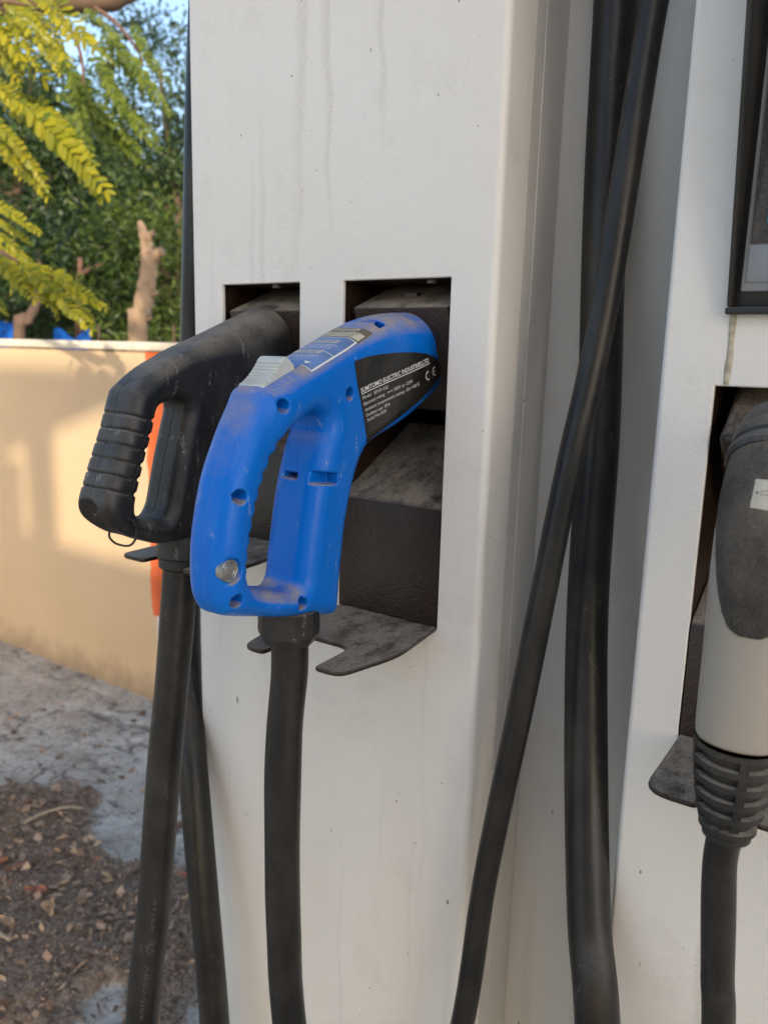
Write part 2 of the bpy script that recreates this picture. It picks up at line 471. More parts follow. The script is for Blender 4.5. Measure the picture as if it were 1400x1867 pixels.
gw = N(nt, 'ShaderNodeNewGeometry'); wn_ = N(nt, 'ShaderNodeTexNoise'); wn_.inputs['Scale'].default_value = 13; wn_.inputs['Detail'].default_value = 5
nt.links.new(gw.outputs['Position'], wn_.inputs['Vector'])
va = N(nt, 'ShaderNodeVectorMath', operation='MULTIPLY_ADD'); nt.links.new(wn_.outputs['Color'], va.inputs[0]); va.inputs[1].default_value = (0.16, 0.16, 0.0); nt.links.new(gw.outputs['Position'], va.inputs[2])
nt.links.new(va.outputs[0], vr.inputs['Vector'])
fine_crack = ramp(nt, vr.outputs['Distance'], [(0.006, 1), (0.03, 0)])
c = mixc(nt, mth(nt, 'MULTIPLY', fine_crack, ramp(nt, noise(nt, 5, 3, 0.6), [(0.42, 0), (0.6, 0.8)])), c, (0.10, 0.075, 0.055))
c = mixc(nt, ramp(nt, noise(nt, 320, 3, 0.6), [(0.56, 0), (0.70, 0.6)]), c, (0.13, 0.10, 0.075))
c = mixc(nt, mth(nt, 'MULTIPLY', ck, 0.7), c, (0.085, 0.062, 0.045))
soilc = mixc(nt, ramp(nt, noise(nt, 60, 5, 0.75), [(0.35, 0), (0.66, 1)]), (0.125, 0.082, 0.052), (0.42, 0.315, 0.225))
so2 = mth(nt, 'ADD', so, mth(nt, 'MULTIPLY', mth(nt, 'SUBTRACT', noise(nt, 70, 6, 0.8), 0.5), 1.1))
c = mixc(nt, ramp(nt, so2, [(0.30, 0), (0.5, 1)]), c, soilc)
nt.links.new(c, b.inputs['Base Color']); b.inputs['Roughness'].default_value = 0.95; b.inputs['Specular IOR Level'].default_value = 0.2
bump(nt, b, noise(nt, 160, 6, 0.75), 0.7, 0.006)
tag(put('ground', gme, GROUND), 'rough grey stone paving with eroded joints, strewn with dry litter', kind='structure')

# ------------------------------------------------------------------ boundary wall
WALLY = 1.25; WX1 = -2.222; WTOP = 1.288
STUCCO, nt, b = new_mat('cream_painted_plaster')
c = mixc(nt, ramp(nt, noise(nt, 3, 5, 0.6), [(0.3, 0), (0.75, 1)]), (0.53, 0.375, 0.225), (0.57, 0.415, 0.26))
c = mixc(nt, mth(nt, 'MULTIPLY', ramp(nt, noise(nt, 30, 5, 0.7), [(0.58, 0), (0.75, 1)]), 0.25), c, (0.34, 0.24, 0.14))
pz = N(nt, 'ShaderNodeSeparateXYZ'); g = N(nt, 'ShaderNodeNewGeometry'); nt.links.new(g.outputs['Position'], pz.inputs[0])
splash = ramp(nt, mth(nt, 'ADD', pz.outputs[2], mth(nt, 'MULTIPLY', noise(nt, 12, 4, 0.7), 0.22)), [(0.10, 1), (0.24, 0)])
c = mixc(nt, mth(nt, 'MULTIPLY', splash, 0.7), c, (0.23, 0.16, 0.105))
nt.links.new(c, b.inputs['Base Color']); b.inputs['Roughness'].default_value = 0.9
bump(nt, b, noise(nt, 90, 5, 0.7), 0.35, 0.004)
ORANGE = mat_plain('orange_red_paint', (0.66, 0.125, 0.032), 0.7, var=0.14, scale=25, bump_s=0.3, bscale=80)
WHITEW = mat_plain('whitewash', (0.62, 0.60, 0.60), 0.85, var=0.12, scale=20, bump_s=0.3, bscale=80)
COPING = mat_plain('limewashed_coping', (0.60, 0.53, 0.42), 0.9, var=0.2, scale=18, bump_s=0.4, bscale=70)
wall = thing('boundary_wall', 'cream plastered boundary wall with orange painted end and pale coping', 'wall', (WX1 - 3, WALLY, 0))
box('wall_body', (-14, WALLY, -0.05), (WX1 - 0.004, WALLY + 0.20, WTOP - 0.004), STUCCO, wall, 0.006)
def blotch_edge_panel():
    # the painted end: a thin paint coat that turns the corner with an uneven edge
    bm = bmesh.new(); n = 60; zs = np.linspace(0.34, WTOP - 0.004, n)
    prev = None
    for z in zs:
        e = 0.010 * (vnoise2(np.array(z * 23.0), np.array(3.0), 21) - 0.3) + 0.006 * (vnoise2(np.array(z * 70.0), np.array(5.0), 22) - 0.5)
        row = [bm.verts.new((WX1 - 0.024 - float(e), WALLY - 0.0018, z)), bm.verts.new((WX1 + 0.0018, WALLY - 0.0018, z)), bm.verts.new((WX1 + 0.0018, WALLY + 0.2018, z))]
        if prev:
            bm.faces.new((prev[0], prev[1], row[1], row[0])); bm.faces.new((prev[1], prev[2], row[2], row[1]))
        prev = row
    return bm_mesh('end_paint', bm, 30)
box('wall_end', (WX1 - 0.0035, WALLY, -0.05), (WX1, WALLY + 0.20, WTOP - 0.004), WHITEW, wall)
tag(put('end_paint', blotch_edge_panel(), ORANGE, wall), 'orange-red paint on the wall end')
box('coping', (-14, WALLY - 0.012, WTOP), (WX1 + 0.012, WALLY + 0.215, 1.318), COPING, wall, 0.006)

# ------------------------------------------------------------------ charger cabinet
XL, XR = -0.650, -0.300            # left pillar front
XP = -0.165                        # right pillar, left edge
YB = 0.113                         # back of the channel between the pillars
ZT, ZB = 2.15, 0.0
cab = thing('charging_station', 'tall off-white powder-coated charging cabinet with black holster openings and display', 'charging station', (-0.25, 0.25, 0))
OPL = (-0.6086, -0.5050, 1.105, 1.365)
OPR = (-0.4555, -0.3415, 1.055, 1.365)
OPG = (-0.1275, -0.010, 1.017, 1.285)
OPS = (-0.1265, 0.120, 1.342, 1.70)

def sheet(name, x0, x1, holes, mat, bend_right=None, bend_left=None, th=0.004):
    xs = sorted({x0, x1, *[h[0] for h in holes], *[h[1] for h in holes]}); zs = sorted({ZB, ZT, *[h[2] for h in holes], *[h[3] for h in holes]})
    # extra lines keep the quads from getting too long
    bm = bmesh.new(); vd = {}
    def v(x, y, z):
        k = (round(x, 5), round(y, 5), round(z, 5))
        if k not in vd: vd[k] = bm.verts.new(k)
        return vd[k]
    inh = lambda cx, cz: any(h[0] < cx < h[1] and h[2] < cz < h[3] for h in holes)
    for i in range(len(xs) - 1):
        for j in range(len(zs) - 1):
            if inh((xs[i] + xs[i + 1]) / 2, (zs[j] + zs[j + 1]) / 2): continue
            bm.faces.new((v(xs[i], 0, zs[j]), v(xs[i + 1], 0, zs[j]), v(xs[i + 1], 0, zs[j + 1]), v(xs[i], 0, zs[j + 1])))
    for h in holes:                                              # rolled sheet edge of each opening
        e = 0.0009
        ring = [(h[0], h[2]), (h[1], h[2]), (h[1], h[3]), (h[0], h[3])]
        inn = [(h[0] + e, h[2] + e), (h[1] - e, h[2] + e), (h[1] - e, h[3] - e), (h[0] + e, h[3] - e)]
        # split ring edges at sheet lines
        for k in range(4):
            (ax, az), (bx, bz) = ring[k], ring[(k + 1) % 4]
            (cx, cz), (dx, dz) = inn[k], inn[(k + 1) % 4]
            pts = [(ax, az)] + [p for p in ([(x, az) for x in xs if min(ax, bx) < x < max(ax, bx)] if az == bz else [(ax, z) for z in zs if min(az, bz) < z < max(az, bz)])]
            if az == bz: pts = sorted(pts + [(bx, bz)], key=lambda p: (p[0] - ax) * (1 if bx > ax else -1))
            else: pts = sorted(pts + [(bx, bz)], key=lambda p: (p[1] - az) * (1 if bz > az else -1))
            def inpt(p):
                t = (p[0] - ax + p[1] - az) / (bx - ax + bz - az)
                return (cx + (dx - cx) * t, cz + (dz - cz) * t)
            for p, q in zip(pts, pts[1:]):
                pi, qi = inpt(p), inpt(q)
                bm.faces.new((v(p[0], 0, p[1]), v(q[0], 0, q[1]), v(qi[0], 0.0009, qi[1]), v(pi[0], 0.0009, pi[1])))
                bm.faces.new((v(pi[0], 0.0009, pi[1]), v(qi[0], 0.0009, qi[1]), v(qi[0], th, qi[1]), v(pi[0], th, pi[1])))
    def bend(xe, sgn, r, ydeep):
        prof = [(xe + sgn * r * math.sin(a), r - r * math.cos(a)) for a in np.linspace(0, math.pi / 2, 9)] + [(xe + sgn * r, ydeep)]
        for (xa, ya), (xb, yb) in zip(prof, prof[1:]):
            for j in range(len(zs) - 1):
                bm.faces.new((v(xa, ya, zs[j]), v(xb, yb, zs[j]), v(xb, yb, zs[j + 1]), v(xa, ya, zs[j + 1])))
    if bend_right: bend(x1, 1, *bend_right)
    if bend_left: bend(x0, -1, *bend_left)
    bmesh.ops.recalc_face_normals(bm, faces=bm.faces)
    f = max(bm.faces, key=lambda q: q.calc_area() if abs(q.normal.y) > 0.9 else 0)
    if f.normal.y > 0: bmesh.ops.reverse_faces(bm, faces=bm.faces)
    return put(name, bm_mesh(name, bm, 40, False), mat, cab)

sheet('front_panel', XL + 0.004, XR - 0.007, [OPL, OPR], PANEL, bend_right=(0.007, 0.0455), bend_left=(0.004, 0.50))
sheet('front_panel', XP + 0.005, 0.45, [OPG], PANEL, bend_left=(0.005, YB + 0.02))
# channel between the pillars: side strip behind the seam, small step, back sheet
bm = bmesh.new()
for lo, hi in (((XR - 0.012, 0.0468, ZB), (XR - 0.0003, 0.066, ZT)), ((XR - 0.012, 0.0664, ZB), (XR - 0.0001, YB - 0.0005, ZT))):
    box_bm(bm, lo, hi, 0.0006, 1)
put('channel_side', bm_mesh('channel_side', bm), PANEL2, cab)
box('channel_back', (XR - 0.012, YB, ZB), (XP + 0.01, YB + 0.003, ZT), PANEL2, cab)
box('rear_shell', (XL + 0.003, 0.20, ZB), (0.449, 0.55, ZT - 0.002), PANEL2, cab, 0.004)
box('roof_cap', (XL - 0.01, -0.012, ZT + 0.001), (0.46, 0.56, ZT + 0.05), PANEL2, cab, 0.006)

# holster openings
def liner(op, depth, parent):
    x0, x1, z0, z1 = op; e = 0.0012; bm = bmesh.new(); ya = 0.0042
    P = [(x0 - 0.002, z0 - 0.002), (x1 + 0.002, z0 - 0.002), (x1 + 0.002, z1 + 0.002), (x0 - 0.002, z1 + 0.002)]
    I = [(x0 + e, z0 + e), (x1 - e, z0 + e), (x1 - e, z1 - e), (x0 + e, z1 - e)]
    r0 = [bm.verts.new((x, ya, z)) for x, z in P]; r1 = [bm.verts.new((x, ya, z)) for x, z in I]; r2 = [bm.verts.new((x, depth, z)) for x, z in I]
    for k in range(4):
        k2 = (k + 1) % 4
        bm.faces.new((r0[k], r0[k2], r1[k2], r1[k])); bm.faces.new((r1[k], r1[k2], r2[k2], r2[k]))
    bm.faces.new(r2)
    return put('liner', bm_mesh('liner', bm, 30), HOLSTER, parent)
def plate(op, parent, tipx0, tipx1, slot, ytip, flare, name='cable_rest'):
    """bent sheet: inclined shelf at the back, upright face in the opening, and a tongue with a slot for the cable"""
    x0, x1 = op[0] + 0.002, op[1] - 0.002; z0 = op[2] + 0.0015
    return x0, x1, z0
def tongue(name, outline, z0, z1, mat, parent, bev=0.0012):
    bm = bmesh.new()
    lo = [bm.verts.new((x, y, z0)) for x, y in outline]
    f = bm.faces.new(lo)
    r = bmesh.ops.extrude_face_region(bm, geom=[f])
    for g_ in r['geom']:
        if isinstance(g_, bmesh.types.BMVert): g_.co.z = z1
    es = [e for e in bm.edges if abs(e.verts[0].co.z - e.verts[1].co.z) < 1e-6]
    bmesh.ops.bevel(bm, geom=es, offset=bev, segments=2, affect='EDGES')
    bmesh.ops.triangulate(bm, faces=[f for f in bm.faces if len(f.verts) > 4])
    return put(name, bm_mesh(name, bm, 30), mat, parent)
def holster(op, shelf_z, flare_x, ytip, slot_half, cxs, yslot, name='holster'):
    x0, x1, z0, z1 = op
    h = thing('holster', '', '', (0.5 * (x0 + x1), 0.05, z0)); del h['label']; del h['category']
    h.parent = cab; h.matrix_parent_inverse = Matrix.Translation(-Vector(cab.location)); h.location = (0.5 * (x0 + x1), 0.05, z0)
    return h
def rounded(pts, rad):
    """fillet the corners of an outline: rad per corner"""
    out = []; n = len(pts)
    for i in range(n):
        p0, p1, p2 = np.array(pts[i - 1]), np.array(pts[i]), np.array(pts[(i + 1) % n]); r = rad[i] if hasattr(rad, '__len__') else rad
        if r <= 0: out.append(tuple(p1)); continue
        a = (p0 - p1) / np.linalg.norm(p0 - p1); c_ = (p2 - p1) / np.linalg.norm(p2 - p1)
        for t in np.linspace(0, 1, 6):
            q = (1 - t) ** 2 * (p1 + a * r) + 2 * t * (1 - t) * p1 + t * t * (p1 + c_ * r); out.append(tuple(q))
    return out
def make_holster(op, shelf_z, flare, ytip, cx, hs, yslot, block=True):
    x0, x1, z0, z1 = op
    h = bpy.data.objects.new('holster', None); link(h); h.empty_display_size = 0.03
    h.location = (0.5 * (x0 + x1), 0.03, z0); h.parent = cab; h.matrix_parent_inverse = Matrix.Translation(-Vector(cab.location))
    def sub(nm, me, mat):
        o = bpy.data.objects.new(nm, me); link(o); me.materials.clear(); me.materials.append(mat); o.parent = h
        o.matrix_parent_inverse = Matrix.Translation(-Vector(h.location)); return o
    bm = bmesh.new(); e = 0.0012; ya = 0.0042
    P = [(x0 - 0.002, z0 - 0.002), (x1 + 0.002, z0 - 0.002), (x1 + 0.002, z1 + 0.002), (x0 - 0.002, z1 + 0.002)]
    I = [(x0 + e, z0 + e), (x1 - e, z0 + e), (x1 - e, z1 - e), (x0 + e, z1 - e)]
    r0 = [bm.verts.new((x, ya, z)) for x, z in P]; r1 = [bm.verts.new((x, ya, z)) for x, z in I]; r2 = [bm.verts.new((x, 0.19, z)) for x, z in I]
    for k in range(4):
        k2 = (k + 1) % 4
        bm.faces.new((r0[k], r0[k2], r1[k2], r1[k])); bm.faces.new((r1[k], r1[k2], r2[k2], r2[k]))
    bm.faces.new(r2)
    sub('liner', bm_mesh('liner', bm, 30), HOLSTER)
    xa, xb = x0 + 0.0022, x1 - 0.0022
    # upright + inclined shelf
    bm = bmesh.new(); prof = [(0.0012, z0 + 0.0035), (0.0012, shelf_z - 0.004), (0.0024, shelf_z - 0.001), (0.0055, shelf_z + 0.0015), (0.12, shelf_z + 0.062), (0.12, shelf_z + 0.055), (0.008, shelf_z - 0.004), (0.0045, z0 + 0.0035)]
    L = [bm.verts.new((xa, y, z)) for y, z in prof]; R = [bm.verts.new((xb, y, z)) for y, z in prof]
    for k in range(len(prof)):
        k2 = (k + 1) % len(prof); bm.faces.new((L[k], L[k2], R[k2], R[k]))
    bm.faces.new(L); bm.faces.new(R)
    sub('shelf', bm_mesh('shelf', bm, 40), HOLSTER)
    # tongue
    w0, w1 = xa, xb
    if flare is None:
        out = [(w0, 0.0045), (w0, ytip), (cx - hs, ytip), (cx - hs + 0.002, yslot), (cx + hs - 0.002, yslot), (cx + hs, ytip), (w1, ytip), (w1, 0.0045)]
        out = rounded(out, [0, 0.018, 0.005, 0.014, 0.014, 0.005, 0.018, 0])
    else: out = [(w0, 0.0045), (w0 - flare[0], -0.075), (w0 - flare[1], ytip), (cx - hs, ytip), (cx - hs + 0.002, yslot), (cx + hs - 0.002, yslot), (cx + hs, ytip), (w1 + flare[1], ytip), (w1 + flare[0], -0.075), (w1, 0.0045)]
    if flare is not None: out = rounded(out, [0, 0.02, 0.012, 0.005, 0.014, 0.014, 0.005, 0.012, 0.02, 0])
    bm = bmesh.new(); f = bm.faces.new([bm.verts.new((x, y, z0 - 0.0012)) for x, y in out])
    r = bmesh.ops.extrude_face_region(bm, geom=[f])
    for g_ in r['geom']:
        if isinstance(g_, bmesh.types.BMVert): g_.co.z = z0 + 0.0022
    bmesh.ops.recalc_face_normals(bm, faces=bm.faces)
    es = [e_ for e_ in bm.edges if abs(e_.verts[0].co.z - e_.verts[1].co.z) < 1e-6]
    bmesh.ops.bevel(bm, geom=es, offset=0.0007, segments=2, affect='EDGES')
    bmesh.ops.triangulate(bm, faces=[q for q in bm.faces if len(q.verts) > 4])
    sub('tongue', bm_mesh('tongue', bm, 35), HOLSTER)
    return h, sub
AX = np.array([0.931, 0.366]); AN = np.array([-0.366, 0.931])       # nose axis (into the cabinet, up) in y,z
hL, subL = make_holster(OPL, 1.200, (0.012, 0.010), -0.130, -0.557, 0.026, -0.078)
hR, subR = make_holster(OPR, 1.167, (0.010, -0.004), -0.138, -0.400, 0.027, -0.086)
def socket_block(sub, x0, x1, y0, ztop, hgt, dep, pads=()):
    """inclined black block that the connector nose goes into"""
    bm = bmesh.new(); box_bm(bm, (x0, 0, -hgt), (x1, dep, 0), 0.0025, 2)
    ang = math.atan2(AX[1], AX[0])
    bmesh.ops.rotate(bm, verts=bm.verts, cent=(0, 0, 0), matrix=Matrix.Rotation(ang, 3, 'X'))
    bmesh.ops.translate(bm, verts=bm.verts, vec=(0, y0, ztop))
    o = sub('socket_block', bm_mesh('socket_block', bm, 30), HOLSTER)
socket_block(subR, -0.4465, -0.3465, 0.004, 1.3405, 0.098, 0.10)
socket_block(subL, -0.6005, -0.5075, 0.001, 1.3385, 0.095, 0.10)
# little slot on top of the right block
bm = bmesh.new(); box_bm(bm, (-0.407, 0.030, 1.3503), (-0.394, 0.040, 1.3545)); subR('slot_plug', bm_mesh('slot_plug', bm), HOLSTER)
# hinge pins under the opening heads
for sub_, xs_ in ((subL, (-0.545,)), (subR, (-0.368,))):
    for x_ in xs_:
        bm = bmesh.new(); bmesh.ops.create_cone(bm, cap_ends=True, segments=16, radius1=0.0045, radius2=0.0035, depth=0.003, matrix=Matrix.Translation((x_, 0.012, 1.3622)))
        sub_('screw_head', bm_mesh('screw_head', bm), STEEL)

# ------------------------------------------------------------------ blue connector
z1p = lambda x, y: (330 + x / 2.4558, 480 + y / 2.4566)
XM = -0.398
blue = thing('charging_connector', 'bright blue plastic D-handle charging connector with black rating label, in right opening of left pillar', 'connector', (XM, -0.14, 1.0), 'charging connectors hung in the holsters')
outer = catmull([(-0.1845, 1.2735), (-0.1925, 1.2630), (-0.2065, 1.2436), (-0.2207, 1.2157), (-0.2290, 1.1859), (-0.2325, 1.1631), (-0.2328, 1.1395), (-0.2290, 1.1245), (-0.2190, 1.1160),
                 (-0.177, 1.1055), (-0.1379, 1.0965), (-0.1123, 1.0905), (-0.1025, 1.0900), (-0.0990, 1.0980), (-0.0967, 1.1224), (-0.0942, 1.1406), (-0.0918, 1.1587), (-0.0878, 1.1765), (-0.0823, 1.1941),
                 (-0.078, 1.2046), (-0.0721, 1.215), (-0.063, 1.2240), (-0.0500, 1.2300), (-0.0182, 1.241), (0.0179, 1.2545), (0.042, 1.2640), (0.060, 1.272), (0.050, 1.315), (0.026, 1.3355), (-0.002, 1.3350), (-0.0240, 1.3318), (-0.0416, 1.3275), (-0.0571, 1.3225), (-0.1198, 1.2985), (-0.1528, 1.2855), (-0.176, 1.2765)], 5, True)
hole = catmull([(-0.1420, 1.2515), (-0.1560, 1.2445), (-0.1675, 1.2360), (-0.1755, 1.2250), (-0.1820, 1.2115), (-0.1875, 1.1980), (-0.1925, 1.1825), (-0.1960, 1.1670), (-0.1985, 1.1520), (-0.1985, 1.1420), (-0.1945, 1.1340),
                (-0.1850, 1.1285), (-0.1700, 1.1240), (-0.1560, 1.1215), (-0.1480, 1.1260), (-0.1450, 1.1420), (-0.1410, 1.1640), (-0.1365, 1.1880), (-0.1310, 1.2080), (-0.1230, 1.2300), (-0.1175, 1.2420), (-0.1180, 1.2510), (-0.1260, 1.2555), (-0.1350, 1.2545)], 5, True)
fld = Field((-0.045, -0.242, 1.080), (0.045, 0.050, 1.356), 0.00125)
X, Y, Z = fld.X, fld.Y, fld.Z
outer[:, 0] += 0.0030 * sstep(-0.185, -0.215, outer[:, 0])
d_out = poly_sdf(outer, fld.Y2, fld.Z2)
d_hole = poly_sdf(hole, fld.Y2, fld.Z2)
# finger ripples along the back of the grip
rip = sstep(-0.160, -0.172, fld.Y2) * sstep(1.140, 1.150, fld.Z2) * sstep(1.246, 1.236, fld.Z2)
d_hole = d_hole + 0.0009 * rip * np.sin(fld.Z2 * 2 * np.pi / 0.0105)
aa = (fld.Y2 + 0.1833) * AX[0] + (fld.Z2 - 1.274) * AX[1]
hw = 0.0255 + 0.0085 * sstep(0.085, 0.185, aa) - 0.0045 * sstep(-0.165, -0.190, fld.Y2)
rr_ = 0.0160 + 0.0120 * sstep(0.10, 0.20, aa) * sstep(1.22, 1.27, fld.Z2)
d2 = smax(d_out, -d_hole, 0.004)
q1 = (d2 + rr_)[None]; q2 = np.abs(X) - (hw - rr_)[None]
D = np.minimum(np.maximum(q1, q2), 0) + np.hypot(np.maximum(q1, 0), np.maximum(q2, 0)) - rr_[None]
# the flat where the slider sits, a step in the top
# screw wells in the right half
fld.F = D.astype(np.float32)
def hit_blue(px, py):
    d = ray(*z1p(px, py)); d = d / np.linalg.norm(d); P_ = CAM + d * 0.30
    for _ in range(400):
        v_ = float(fld.sample((P_ - np.array([XM, 0, 0]))[None])[0])
        if v_ < 0.0002: break
        P_ = P_ + d * max(0.0004, min(v_ * 0.7, 0.01))
    return P_
def well(px, py, r, depth, w=None):
    p = hit_blue(px, py); w = p[0] - XM
    rad = np.hypot(Y - p[1], Z - p[2])
    return np.maximum(rad - r, np.maximum(w - depth - X, X - w - 0.02)), p
for px, py in ((463, 640), (758, 585), (272, 1048), (258, 1515), (552, 1528)):
    wd, _ = well(px, py, 0.0051, 0.0140)
    D = np.maximum(D, -wd)
wd, lockp = well(226, 1380, 0.0092, 0.0022); D = smax(D, -wd, 0.0012)
# pocket on the edge of the back bar
p = atx(*z1p(628, 962), XM + 0.0205)
bx_ = np.maximum(np.maximum(np.abs(Y - p[1]) - 0.0150, np.abs(Z - p[2] + 0.12 * (Y - p[1])) - 0.0046), np.abs(X - 0.026) - 0.0125)
D = smax(D, -bx_, 0.0015)
# slit on the inner face of the back bar
p = atx(*z1p(468, 943), XM - 0.006)
bx_ = np.maximum(np.maximum(np.abs(Y + 0.128) - 0.009, np.abs(Z - 1.2055) - 0.0022), np.abs(X + 0.005) - 0.007)
D = np.maximum(D, -bx_)
# notch on the nose
p = atx(*z1p(872, 292), XM + 0.012)
cn = (Y - p[1]) * AX[0] + (Z - p[2]) * AX[1]; nn = (Y - p[1]) * AN[0] + (Z - p[2]) * AN[1]
bx_ = np.maximum(np.maximum(np.abs(cn + 0.25 * (X - 0.010)) - 0.0045, np.abs(X - 0.010) - 0.011), np.abs(nn) - 0.0050)
D = smax(D, -bx_, 0.0012)
p2_ = (-0.012 + 0 * Y)
bx_ = np.maximum(np.maximum(np.abs(cn) - 0.0030, np.abs(X + 0.022) - 0.008), np.abs(nn + 0.004) - 0.006)
D = np.maximum(D, -bx_)
# recess behind the slider
u_ = (Y + 0.1833) * AX[0] + (Z - 1.274) * AX[1]; n_ = (Y + 0.1833) * AN[0] + (Z - 1.274) * AN[1]
bx_ = np.maximum(np.maximum(np.abs(u_ - 0.040) - 0.011, np.abs(X) - 0.0105), np.abs(n_) - 0.004)
D = smax(D, -bx_, 0.002)
# part line of the two halves
D = D + 0.0005 * np.exp(-(X / 0.0007) ** 2)
fld.F = D.astype(np.float32)
put('body', fld.mesh('body'), BLUE, blue)
fldB = Field.__new__(Field); fldB.__dict__.update(fld.__dict__)
WXYZ = np.array([XM, 0, 0])
for o in list(blue.children): o.data.transform(Matrix.Translation((XM, 0, 0)))

def side_patch(name, poly_yz, off, mat, parent, step=0.0022, w0=0.044):
    """a thin printed sheet lying on the right-hand side of the connector"""
    poly = np.asarray(poly_yz); lo = poly.min(0); hi = poly.max(0)
    bm = bmesh.new(); vs_ = [bm.verts.new((0, p[0], p[1])) for p in poly]; f = bm.faces.new(vs_)
    for axis in (1, 2):
        for t in np.arange(lo[axis - 1] + step, hi[axis - 1], step):
            co = [0, 0, 0]; no = [0, 0, 0]; co[axis] = t; no[axis] = 1
            bmesh.ops.bisect_plane(bm, geom=bm.verts[:] + bm.edges[:] + bm.faces[:], plane_co=co, plane_no=no)
    P = np.array([v.co for v in bm.verts]); P[:, 0] = w0
    P = fldB.cast(P, (-1, 0, 0), off)
    for v, q in zip(bm.verts, P): v.co = Vector(q + WXYZ)
    bmesh.ops.recalc_face_normals(bm, faces=bm.faces)
    if sum(f.normal.x for f in bm.faces) < 0: bmesh.ops.reverse_faces(bm, faces=bm.faces)
    return put(name, bm_mesh(name, bm, 60, False), mat, parent)
LZ = [(795, 440), (850, 418), (900, 408), (960, 400), (1020, 398), (1080, 404), (1120, 420), (1140, 445), (1146, 475), (1140, 510), (1115, 555), (1070, 610), (1000, 678), (930, 745), (880, 795), (862, 806), (855, 800), (848, 770), (830, 650), (812, 560)]
lab_poly = [tuple(atx(*z1p(*p_), XM + 0.030)[1:]) for p_ in LZ]
rating = side_patch('rating_label', lab_poly, 0.0003, LABELB, blue)

def text_verts(body, bold=False):
    cu = bpy.data.curves.new('t', 'FONT'); cu.body = body; cu.size = 1.0
    if bold: cu.offset = 0.018
    cu.resolution_u = 3
    o = bpy.data.objects.new('t', cu); link(o)
    dg = bpy.context.evaluated_depsgraph_get(); ev = o.evaluated_get(dg); me = ev.to_mesh()
    V = np.array([v.co[:] for v in me.vertices]); F = [tuple(p.vertices) for p in me.polygons]
    ev.to_mesh_clear(); bpy.data.objects.remove(o); bpy.data.curves.remove(cu)
    return V, F
def side_text(name, body, s, e, hpx, bold=False, off=0.0007):
    """lettering printed on the side label from point s to point e (traced in the photograph, laid on the label)"""
    V, F = text_verts(body, bold)
    a = atx(*z1p(*s), XM + 0.030)[1:]; c_ = atx(*z1p(*e), XM + 0.030)[1:]
    u = c_ - a; L = np.linalg.norm(u); u = u / L; n = np.array([-u[1], u[0]])
    V = V[:, :2]; w = V[:, 0].max() - V[:, 0].min(); x_ = (V[:, 0] - V[:, 0].min()) / w * L
    hh = hpx / 2.456 * 0.50 / FPX
    y_ = V[:, 1] / 0.70 * hh
    P = np.zeros((len(V), 3)); P[:, 0] = 0.044
    P[:, 1] = a[0] + x_ * u[0] + y_ * n[0]; P[:, 2] = a[1] + x_ * u[1] + y_ * n[1]
    P = fldB.cast(P, (-1, 0, 0), off) + WXYZ
    me = mesh_np(name, P, F, False)
    return put(name, me, WHITEINK, rating)
side_text('lettering', 'SUMITOMO ELECTRIC INDUSTRIES,LTD.', (824, 582), (1090, 440), 26, True)
side_text('lettering', 'Model:  SEVD-02E', (831, 612), (932, 560), 19)
side_text('lettering', 'Electrical rating:  === 500V dc 125A', (837, 640), (1024, 533), 19)
side_text('lettering', 'Ambient temperature rating: -30~+50\u00b0C', (842, 667), (1052, 545), 19)
side_text('lettering', 'Outdoor use  IP54', (847, 690), (941, 637), 19)
side_text('lettering', 'Serial No.02E-', (852, 712), (930, 665), 19)
ul0 = atx(*z1p(826, 588), XM + 0.03)[1:]; ul1 = atx(*z1p(1094, 446), XM + 0.03)[1:]
dv = (ul1 - ul0) / np.linalg.norm(ul1 - ul0); nv = np.array([-dv[1], dv[0]]) * 0.00035
side_patch('underline', [tuple(ul0 - nv), tuple(ul1 - nv), tuple(ul1 + nv), tuple(ul0 + nv)], 0.0007, WHITEINK, rating, 0.01)
# CE mark: two open rings
def ce_arc(px, py, r0, r1, bar):
    c0 = atx(*z1p(px, py), XM + 0.03)[1:]; sc_ = 0.50 / FPX / 2.456
    tl = math.atan2(dv[1], dv[0]); pts = []
    for a in np.linspace(math.radians(70), math.radians(290), 18): pts.append((r1 * math.cos(a), r1 * math.sin(a)))
    for a in np.linspace(math.radians(290), math.radians(70), 18): pts.append((r0 * math.cos(a), r0 * math.sin(a)))
    rot = lambda q: tuple(c0 + sc_ * np.array([q[0] * math.cos(tl) - q[1] * math.sin(tl), q[0] * math.sin(tl) + q[1] * math.cos(tl)]))
    side_patch('ce_mark', [rot(q) for q in pts], 0.0008, WHITEINK, rating, 0.01)
    if bar: side_patch('ce_mark', [rot(q) for q in ((-r0 - 1, -2.6), (3, -2.6), (3, 2.6), (-r0 - 1, 2.6))], 0.0008, WHITEINK, rating, 0.01)
ce_arc(1086, 502, 21, 28, False); ce_arc(1115, 482, 21, 28, True)

